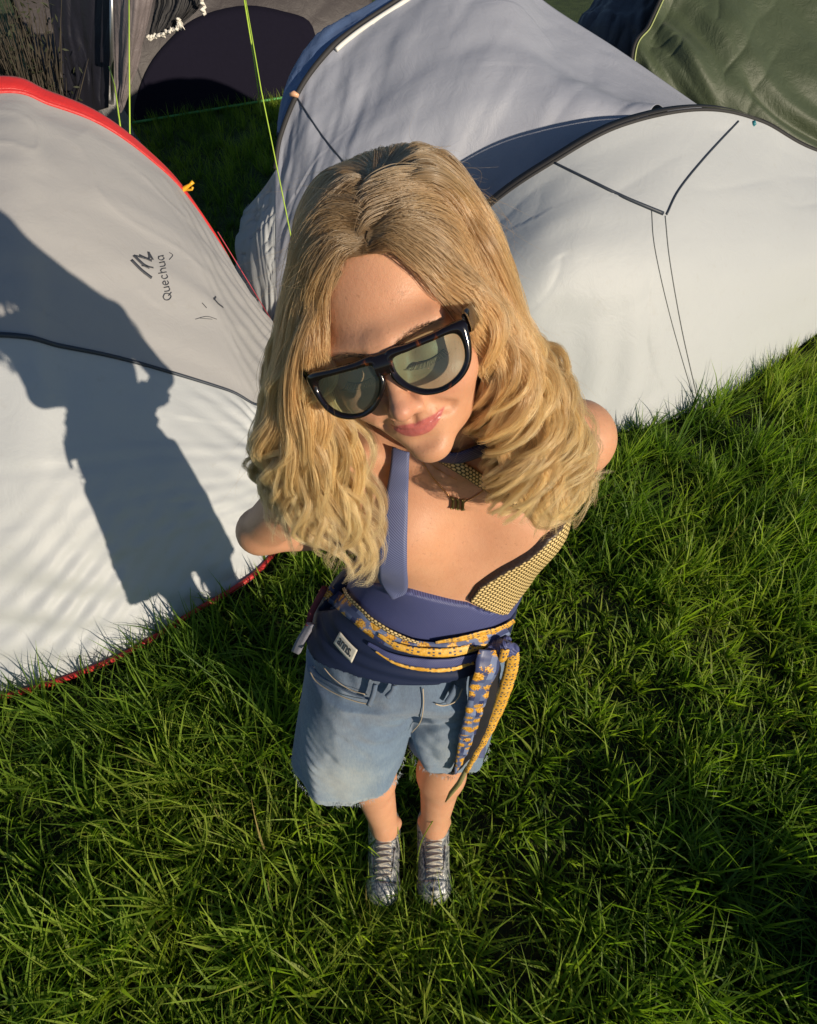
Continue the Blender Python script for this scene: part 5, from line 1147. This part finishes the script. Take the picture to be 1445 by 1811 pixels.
# ------------------------------------------------------------------ hair: locks of strands grown from the parting
m = bpy.data.materials.new('blonde_hair'); m.use_nodes = True; nt = m.node_tree; ns, ls = nt.nodes, nt.links; ns.remove(ns['Principled BSDF'])
hb = ns.new('ShaderNodeBsdfHairPrincipled'); hb.parametrization = 'COLOR'
hi_ = ns.new('ShaderNodeHairInfo')
tip = ramp(nt, hi_.outputs['Intercept'], [(0, (.36, .255, .15)), (.13, (.58, .42, .24)), (.32, (.92, .67, .36)), (.6, (1, .80, .46)), (1, (1, .90, .60))])
rnd = ramp(nt, hi_.outputs['Random'], [(0, (.74, .69, .62)), (.25, (.94, .91, .87)), (.6, (1, 1, 1)), (1, (1.08, 1.08, 1.06))])
tna = ns.new('ShaderNodeAttribute'); tna.attribute_name = 'tone'; tn = ramp(nt, tna.outputs['Fac'], [(0, (.60, .50, .38)), (.35, (.92, .87, .80)), (.7, (1.02, 1, .96)), (1, (1.12, 1.12, 1.10))])
hc_ = mixc(nt, 1.0, mixc(nt, 1.0, tip, rnd, 'MULTIPLY'), tn, 'MULTIPLY'); ls.new(hc_, hb.inputs['Color'])
hb.inputs['Roughness'].default_value = .32; hb.inputs['Radial Roughness'].default_value = .42; hb.inputs['Coat'].default_value = .0; hb.inputs['Random Roughness'].default_value = .15
pb = ns.new('ShaderNodeBsdfPrincipled'); pb.inputs['Roughness'].default_value = .30; pb.inputs['Specular IOR Level'].default_value = 1.0
ls.new(mixc(nt, 1.0, hc_, (.92, .90, .86), 'MULTIPLY'), pb.inputs['Base Color']); mh = ns.new('ShaderNodeMixShader'); mh.inputs[0].default_value = .55
ls.new(hb.outputs[0], mh.inputs[1]); ls.new(pb.outputs[0], mh.inputs[2]); tl = ns.new('ShaderNodeBsdfTranslucent'); ls.new(hc_, tl.inputs[0]); mh2 = ns.new('ShaderNodeMixShader'); mh2.inputs[0].default_value = .28
ls.new(mh.outputs[0], mh2.inputs[1]); ls.new(tl.outputs[0], mh2.inputs[2]); ls.new(mh2.outputs[0], ns['Material Output'].inputs[0]); M['hair'] = m
skull = Field(); skull.ellipsoid(hw((0, .018, .048)), (.074, .092, .078), .02, R=HR); skull.ellipsoid(hw((0, -.022, .012)), (.0665, .066, .088), .03, R=HR); skull.ellipsoid(hw((0, .02, -.02)), (.068, .080, .07), .03, R=HR); skull.ellipsoid(hw((0, -.030, -.040)), (.058, .056, .050), .03, R=HR)
HC = hw((0, .01, .02)); SKW = Wrap(lambda P: skull.at(P))
D = 1.1
def gp(*pts):
    """guide from the picture: the first points lie on the scalp itself"""
    out = []
    for k, (x, y, d) in enumerate(pts):
        q = cast(x, y, SKW, (.0015, .007, .010)[k]) if k < 3 else None
        out.append(atd(x, y, d * D) if q is None or abs((q - CAM) @ FW - d * D) > .06 else q)
    return out
def hwp(*pts): return [hw(p) for p in pts]
SHL = [ # her right side (picture left), from the face outwards
 gp((634, 414, .447), (588, 452, .455), (556, 535, .475), (546, 620, .500), (560, 700, .530), (600, 780, .575), (640, 870, .625), (655, 950, .650), (628, 1030, .675)),
 gp((636, 410, .445), (584, 450, .460), (545, 550, .485), (528, 650, .515), (525, 750, .550), (560, 840, .590), (600, 910, .625), (650, 960, .650), (612, 1040, .680)),
 gp((643, 412, .440), (575, 438, .460), (524, 540, .495), (505, 650, .530), (495, 750, .560), (515, 830, .595), (550, 900, .625), (560, 960, .650), (590, 1010, .672)),
 gp((648, 392, .438), (570, 405, .465), (520, 500, .505), (490, 620, .545), (475, 730, .575), (465, 810, .600), (500, 870, .625), (525, 930, .645), (560, 990, .665)),
 gp((660, 362, .438), (590, 360, .470), (530, 450, .515), (490, 590, .565), (468, 710, .600), (455, 800, .622), (470, 850, .635), (500, 900, .650), (525, 960, .665)),
 [hw((.029, -.006, .119))] + gp((612, 318, .482), (545, 410, .530), (500, 560, .590), (475, 690, .630), (452, 790, .655), (452, 845, .660), (480, 890, .668), (490, 950, .675)),
 [hw((.024, .012, .124)), hw((-.022, .040, .146)), hw((-.072, .048, .118)), hw((-.098, .05, .07))] + gp((525, 520, .625), (500, 660, .665), (480, 780, .690), (470, 850, .690), (500, 920, .700), (520, 980, .71))]
SHR = [ # her left side (picture right)
 gp((654, 408, .447), (706, 428, .447), (772, 482, .458), (838, 538, .480), (872, 625, .510), (886, 710, .545), (882, 780, .580), (895, 840, .610), (935, 905, .640)),
 gp((654, 404, .445), (716, 420, .447), (790, 490, .465), (855, 560, .490), (895, 650, .525), (910, 740, .562), (915, 810, .595), (925, 870, .620), (960, 925, .645)),
 gp((650, 415, .442), (735, 402, .447), (818, 470, .475), (880, 565, .508), (920, 660, .542), (935, 750, .578), (935, 830, .605), (950, 885, .625), (1000, 935, .652)),
 gp((657, 395, .440), (755, 372, .450), (842, 450, .490), (900, 560, .530), (945, 660, .565), (975, 740, .595), (985, 820, .615), (985, 885, .630), (1010, 945, .655)),
 gp((668, 368, .440), (765, 335, .458), (855, 425, .510), (912, 545, .555), (950, 640, .590), (1000, 710, .612), (1025, 790, .630), (1010, 860, .640), (1030, 900, .655)),
 [hw((.034, -.006, .119))] + gp((775, 303, .478), (862, 400, .540), (915, 530, .585), (945, 620, .620), (992, 675, .640), (998, 770, .650), (995, 840, .660), (1045, 865, .670)),
 [hw((.036, .012, .124)), hw((.066, .042, .128)), hw((.094, .048, .085)), hw((.104, .05, .04))] + gp((905, 510, .620), (940, 620, .650), (972, 690, .670), (992, 760, .680), (992, 840, .690), (1015, 890, .70))]
BK = [ # back of the head, falling between the shoulder blades
 hwp((.022, .014, .126), (-.045, .070, .136), (-.098, .085, .06), (-.105, .085, -.03)) + [V(-.13, .325, 1.42), V(-.135, .36, 1.33), V(-.13, .375, 1.25), V(-.12, .385, 1.19)],
 hwp((.026, .016, .126), (-.018, .085, .140), (-.06, .125, .08), (-.06, .128, 0)) + [V(-.06, .37, 1.42), V(-.06, .40, 1.32), V(-.05, .41, 1.24), V(-.05, .41, 1.17)],
 hwp((.030, .018, .126), (.018, .090, .140), (0, .135, .09), (0, .138, 0)) + [V(.02, .385, 1.42), V(.03, .415, 1.32), V(.04, .42, 1.23), V(.04, .42, 1.16)],
 hwp((.034, .016, .126), (.055, .085, .130), (.06, .125, .08), (.065, .125, 0)) + [V(.11, .375, 1.42), V(.13, .41, 1.32), V(.14, .42, 1.24), V(.13, .42, 1.17)],
 hwp((.038, .014, .125), (.080, .070, .115), (.100, .080, .05), (.108, .08, -.03)) + [V(.18, .33, 1.43), V(.22, .37, 1.34), V(.23, .39, 1.26), V(.22, .40, 1.19)]]
LKL = [gp((600, 470, .455), (530, 600, .50), (520, 740, .55), (580, 850, .61), (640, 930, .645), (662, 990, .665), (615, 1042, .685)),
 gp((590, 480, .455), (515, 620, .51), (500, 760, .56), (540, 860, .61), (610, 950, .65), (640, 1000, .67), (590, 1030, .69)),
 gp((560, 480, .47), (490, 640, .54), (455, 780, .61), (480, 870, .64), (520, 950, .66), (590, 1000, .68), (620, 1035, .69))]
LKR = [gp((880, 600, .52), (940, 700, .57), (990, 790, .60), (1010, 870, .63), (1050, 850, .65), (1104, 862, .67)),
 gp((870, 600, .52), (930, 720, .57), (960, 820, .60), (990, 900, .63), (1040, 880, .65), (1050, 830, .66)),
 gp((860, 640, .52), (880, 760, .57), (900, 860, .61), (950, 930, .64), (1000, 950, .66), (990, 905, .67))]
LKX = [[hw((.004, -.067, .089)), hw((.024, -.058, .101)), hw((.055, -.040, .096)), hw((.078, -.018, .070))] + gp((905, 640, .525), (935, 740, .570), (930, 830, .605), (955, 900, .63)),
 [hw((.008, -.045, .106)), hw((.028, -.038, .118)), hw((.058, -.020, .110)), hw((.086, .0, .075))] + gp((925, 620, .56), (965, 720, .60), (975, 820, .62), (990, 900, .64)),
 [hw((.016, -.020, .118)), hw((.036, -.012, .130)), hw((.068, .0, .116)), hw((.094, .015, .075))] + gp((930, 600, .58), (990, 700, .62), (1000, 800, .63), (1020, 880, .65))]
LKY = [[hw((.024, -.060, .095)), hw((.004, -.060, .104)), hw((-.035, -.045, .100)), hw((-.066, -.020, .070))] + gp((520, 640, .52), (510, 740, .56), (530, 840, .60), (570, 930, .64)),
 [hw((.032, -.030, .113)), hw((.008, -.025, .125)), hw((-.035, -.015, .115)), hw((-.075, .0, .080))] + gp((500, 640, .55), (480, 750, .59), (490, 850, .62), (520, 930, .65))]
def grow(guides, clumps, per, thick, A0, r0, waves, M_=30, srange=(0, 1), lenr=(.66, 1.04), seed=1, wave_start=.36, curl=.6, tip=.30):
    """locks between neighbouring guides; the waves of neighbouring locks stay nearly in step, tips draw together"""
    r = np.random.default_rng(seed); G = np.stack([spline(g, M_) for g in guides]); nG = len(G)
    t = np.linspace(0, 1, M_); out = []; tone = []
    for c in range(clumps):
        s = (srange[0] + (srange[1] - srange[0]) * r.random()) * (nG - 1); i = min(int(s), nG - 2); f = s - i; layer = r.random() ** .8
        C = G[i] * (1 - f) + G[i + 1] * f; lc = r.uniform(*lenr); C = np.stack([np.interp(t * lc, t, C[:, k]) for k in range(3)], 1)
        T = np.gradient(C, axis=0); T /= np.linalg.norm(T, axis=1)[:, None] + 1e-9
        O = C - HC; O[:, 2] *= np.clip(1 - t * 1.6, 0, 1); O[:, 1] -= .14 * t
        O -= T * (O * T).sum(1)[:, None]; O /= np.linalg.norm(O, axis=1)[:, None] + 1e-9; B = np.cross(T, O)
        C = C + B * (r.normal(0, .006) * np.exp(-t * 6))[:, None] - O * (layer * thick * np.clip(t * 3 + .12, 0, 1))[:, None]
        ws = wave_start + r.uniform(-.06, .10); amp = A0 * np.clip((t - ws) / (1 - ws) * 1.6, 0, 1) ** 1.1 * r.uniform(.6, 1.35) * (1 - .25 * layer)
        ph = s * .75 + layer * 1.3 + r.normal(0, .30); fr = waves * r.uniform(.94, 1.06); a_ = 6.283 * fr * t ** 1.15 + ph; cu = curl * r.uniform(.5, 1.3)
        C = C + B * (amp * np.sin(a_))[:, None] + O * (amp * cu * np.cos(a_))[:, None] + B * (r.normal(0, .010) * np.clip(t - .3, 0, 1) ** 1.3)[:, None]
        a = r.uniform(0, 6.28, per); q = np.sqrt(r.random(per)); rad = r0 * r.uniform(.6, 1.45)
        prof = np.interp(t, [0, .12, .25, .42, .60, .82, 1], [.25, .65, 1.1, 1.05, .50, .30, tip]); tw = (t * 2.2)[None, :] + a[:, None]
        S = C[None] + (q[:, None] * rad * prof[None] * np.cos(tw))[..., None] * B[None] * 1.5 + (q[:, None] * rad * prof[None] * np.sin(tw))[..., None] * O[None] * .6
        k4 = 6; fz = r.normal(0, .0016, (per, k4, 3)); u = t * (k4 - 1); iu = np.minimum(u.astype(int), k4 - 2); fu = u - iu; fu = fu * fu * (3 - 2 * fu)
        S = S + (fz[:, iu] * (1 - fu)[None, :, None] + fz[:, iu + 1] * fu[None, :, None]) * np.clip(t * 2, .15, 1)[None, :, None]
        ls_ = 1 - .30 * r.random(per) ** 1.6; tt = t[None, :] * ls_[:, None] * (M_ - 1); ii = np.minimum(tt.astype(int), M_ - 2); ff = (tt - ii)[..., None]
        S = np.take_along_axis(S, ii[..., None], 1) * (1 - ff) + np.take_along_axis(S, ii[..., None] + 1, 1) * ff
        out.append(S); tone.append(np.full(per, r.random()))
    return np.concatenate(out), np.concatenate(tone)
def settle(S, root_in=True):
    sh = S.shape; P = S.reshape(-1, 3); t = np.tile(np.linspace(0, 1, sh[1]), sh[0]); marg = np.interp(t, [0, .1, 1], [.0005, .004, .006]) + np.repeat(np.abs(np.random.default_rng(5).normal(0, .004, sh[0])), sh[1]) * np.clip(t * 8, 0, 1)
    for F, e in ((skull, .0015), (body_soft, .002)):
        for _ in range(3):
            d = F.at(P) - marg; bad = d < 0
            if not bad.any(): break
            P[bad] = P[bad] - F.grad(P[bad]) * d[bad][:, None]
    return P.reshape(sh)
body_soft = Field(); body_soft.prims = list(trunk.prims)
body_soft.capsule(V(.055, .268, 1.37), SK, .056, .050, .03); body_soft.ellipsoid(J['shR'], (.046, .046, .050), .035); body_soft.ellipsoid(J['shL'], (.050, .050, .052), .035)
body_soft.capsule(J['shR'], J['elR'], .044, .037, .02); body_soft.capsule(J['shL'], J['elL'], .044, .037, .02)
body_soft.capsule(V(.03, .285, 1.425), J['shR'] + V(.01, 0, .004), .034, .036, .04); body_soft.capsule(V(.085, .290, 1.42), J['shL'] + V(-.01, 0, .004), .034, .036, .04)
sets = [grow(SHL, 88, 140, .034, .0210, .0095, 3.0, seed=11, wave_start=.34, tip=.16), grow(SHR, 94, 145, .036, .0290, .0095, 3.4, seed=12, wave_start=.38, curl=.85, tip=.16),
        grow(SHL, 46, 26, .006, .0180, .0026, 2.6, seed=13, lenr=(.84, 1.04), tip=.2), grow(SHR, 60, 26, .004, .0260, .0028, 3.1, seed=14, lenr=(.82, 1.05), srange=(.15, 1), curl=.9, tip=.2),
        grow(SHR, 16, 22, .0, .030, .0028, 3.0, seed=16, lenr=(.92, 1.10), srange=(.6, 1), curl=1.1, tip=.2),
        grow(LKL, 16, 60, .01, .010, .0050, 1.6, seed=17, wave_start=.3, lenr=(.88, 1.03), tip=.15), grow(LKR, 22, 55, .008, .010, .0048, 1.6, seed=18, wave_start=.3, lenr=(.85, 1.03), tip=.15),
        grow([SHL[5], SHL[6]] + BK + [SHR[6], SHR[5]], 70, 90, .006, .010, .0090, 2.2, seed=19), grow([SHL[4], SHL[6], BK[1], BK[2], BK[3], SHR[6], SHR[4]], 60, 70, .002, .006, .0080, 2.0, seed=20),
        grow(LKX, 14, 60, .004, .006, .0060, 2.0, seed=23, wave_start=.45, lenr=(.9, 1.05)), grow(LKY, 8, 50, .004, .006, .0060, 2.0, seed=24, wave_start=.45, lenr=(.9, 1.05)),
        grow(BK, 90, 85, .03, .012, .010, 2.2, seed=15)]
S = settle(np.concatenate([q[0] for q in sets])); tone = np.concatenate([q[1] for q in sets])
def radii(n, m_, r0): return np.tile(np.interp(np.linspace(0, 1, m_), [0, .1, .8, 1], [.8, 1, .75, .25]) * r0, n)
HAIR = hair_object('hair', S, radii(S.shape[0], S.shape[1], .00021), M['hair'], PS)
ta = HAIR.data.attributes.new('tone', 'FLOAT', 'CURVE'); ta.data.foreach_set('value', tone.astype(np.float32))
# flyaways: short wisps standing off the crown and loose ends
r = np.random.default_rng(21); base_s = S[r.integers(0, len(S), 1300)]; fly = []
for q in base_s:
    i0 = r.integers(4, 24); p = q[i0]; T = q[min(i0 + 2, 29)] - q[max(i0 - 1, 0)]; T = T / (np.linalg.norm(T) + 1e-9); o = p - HC; o[2] *= .6; o /= np.linalg.norm(o); L_ = r.uniform(.02, .075)
    k = np.linspace(0, 1, 8)[:, None]; c1 = r.normal(0, .35, 3)
    fly.append(p + T * L_ * k + (o * r.uniform(.02, .22) + c1 * .5) * L_ * k ** 1.6 + np.cross(T, o) * L_ * .25 * np.sin(k * r.uniform(2, 6)) * r.normal())
fly = np.array(fly); hair_object('flyaway_hair', fly, np.tile(np.linspace(.00011, .00003, 8), len(fly)), M['hair'], PS)
# ------------------------------------------------------------------ two rucksacks added just outside the frame to throw shade on the lower corners
def shade_rucksack(x, y, rz, col, label):
    root = empty('shade_rucksack', label, 'shade_rucksack', (x, y, 0), 'added shade rucksacks'); root.rotation_euler = (0, 0, rz)
    mt = plain('shade_rucksack_cloth', col, .75, bumps=.4); fb = Field(); fb.ellipsoid((0, 0, .20), (.19, .14, .26), .05); fb.ellipsoid((0, .0, .40), (.15, .12, .16), .08); fb.ellipsoid((0, .02, .10), (.20, .15, .13), .06)
    field_mesh('shade_pack_body', lambda P: np.maximum(fb.at(P) - .004 * np.sin(P[..., 2] * 70), .004 - P[..., 2]), (-.26, -.2, -.01), (.26, .22, .62), .012, mt, root)
    fp = Field(); fp.ellipsoid((0, -.12, .19), (.12, .07, .13), .03); field_mesh('shade_pack_front_pocket', lambda P: fp.at(P), (-.16, -.23, .03), (.16, .0, .36), .010, mt, root)
    for sx in (-1, 1): tube_obj('shade_pack_strap', spline([(sx * .07, .10, .50), (sx * .09, .19, .38), (sx * .10, .18, .18), (sx * .10, .12, .06)], 20), .016, M['dark_trim'], root, 8)
    tube_obj('shade_pack_carry_loop', spline([(-.04, .06, .54), (0, .07, .60), (.04, .06, .54)], 12), .009, M['dark_trim'], root, 8)
shade_rucksack(-.30, -1.22, .4, (.05, .06, .08), 'dark blue rucksack added out of view to shade the lower left corner')
shade_rucksack(1.68, -.80, -.5, (.10, .07, .05), 'brown rucksack added out of view to shade the lower right corner')
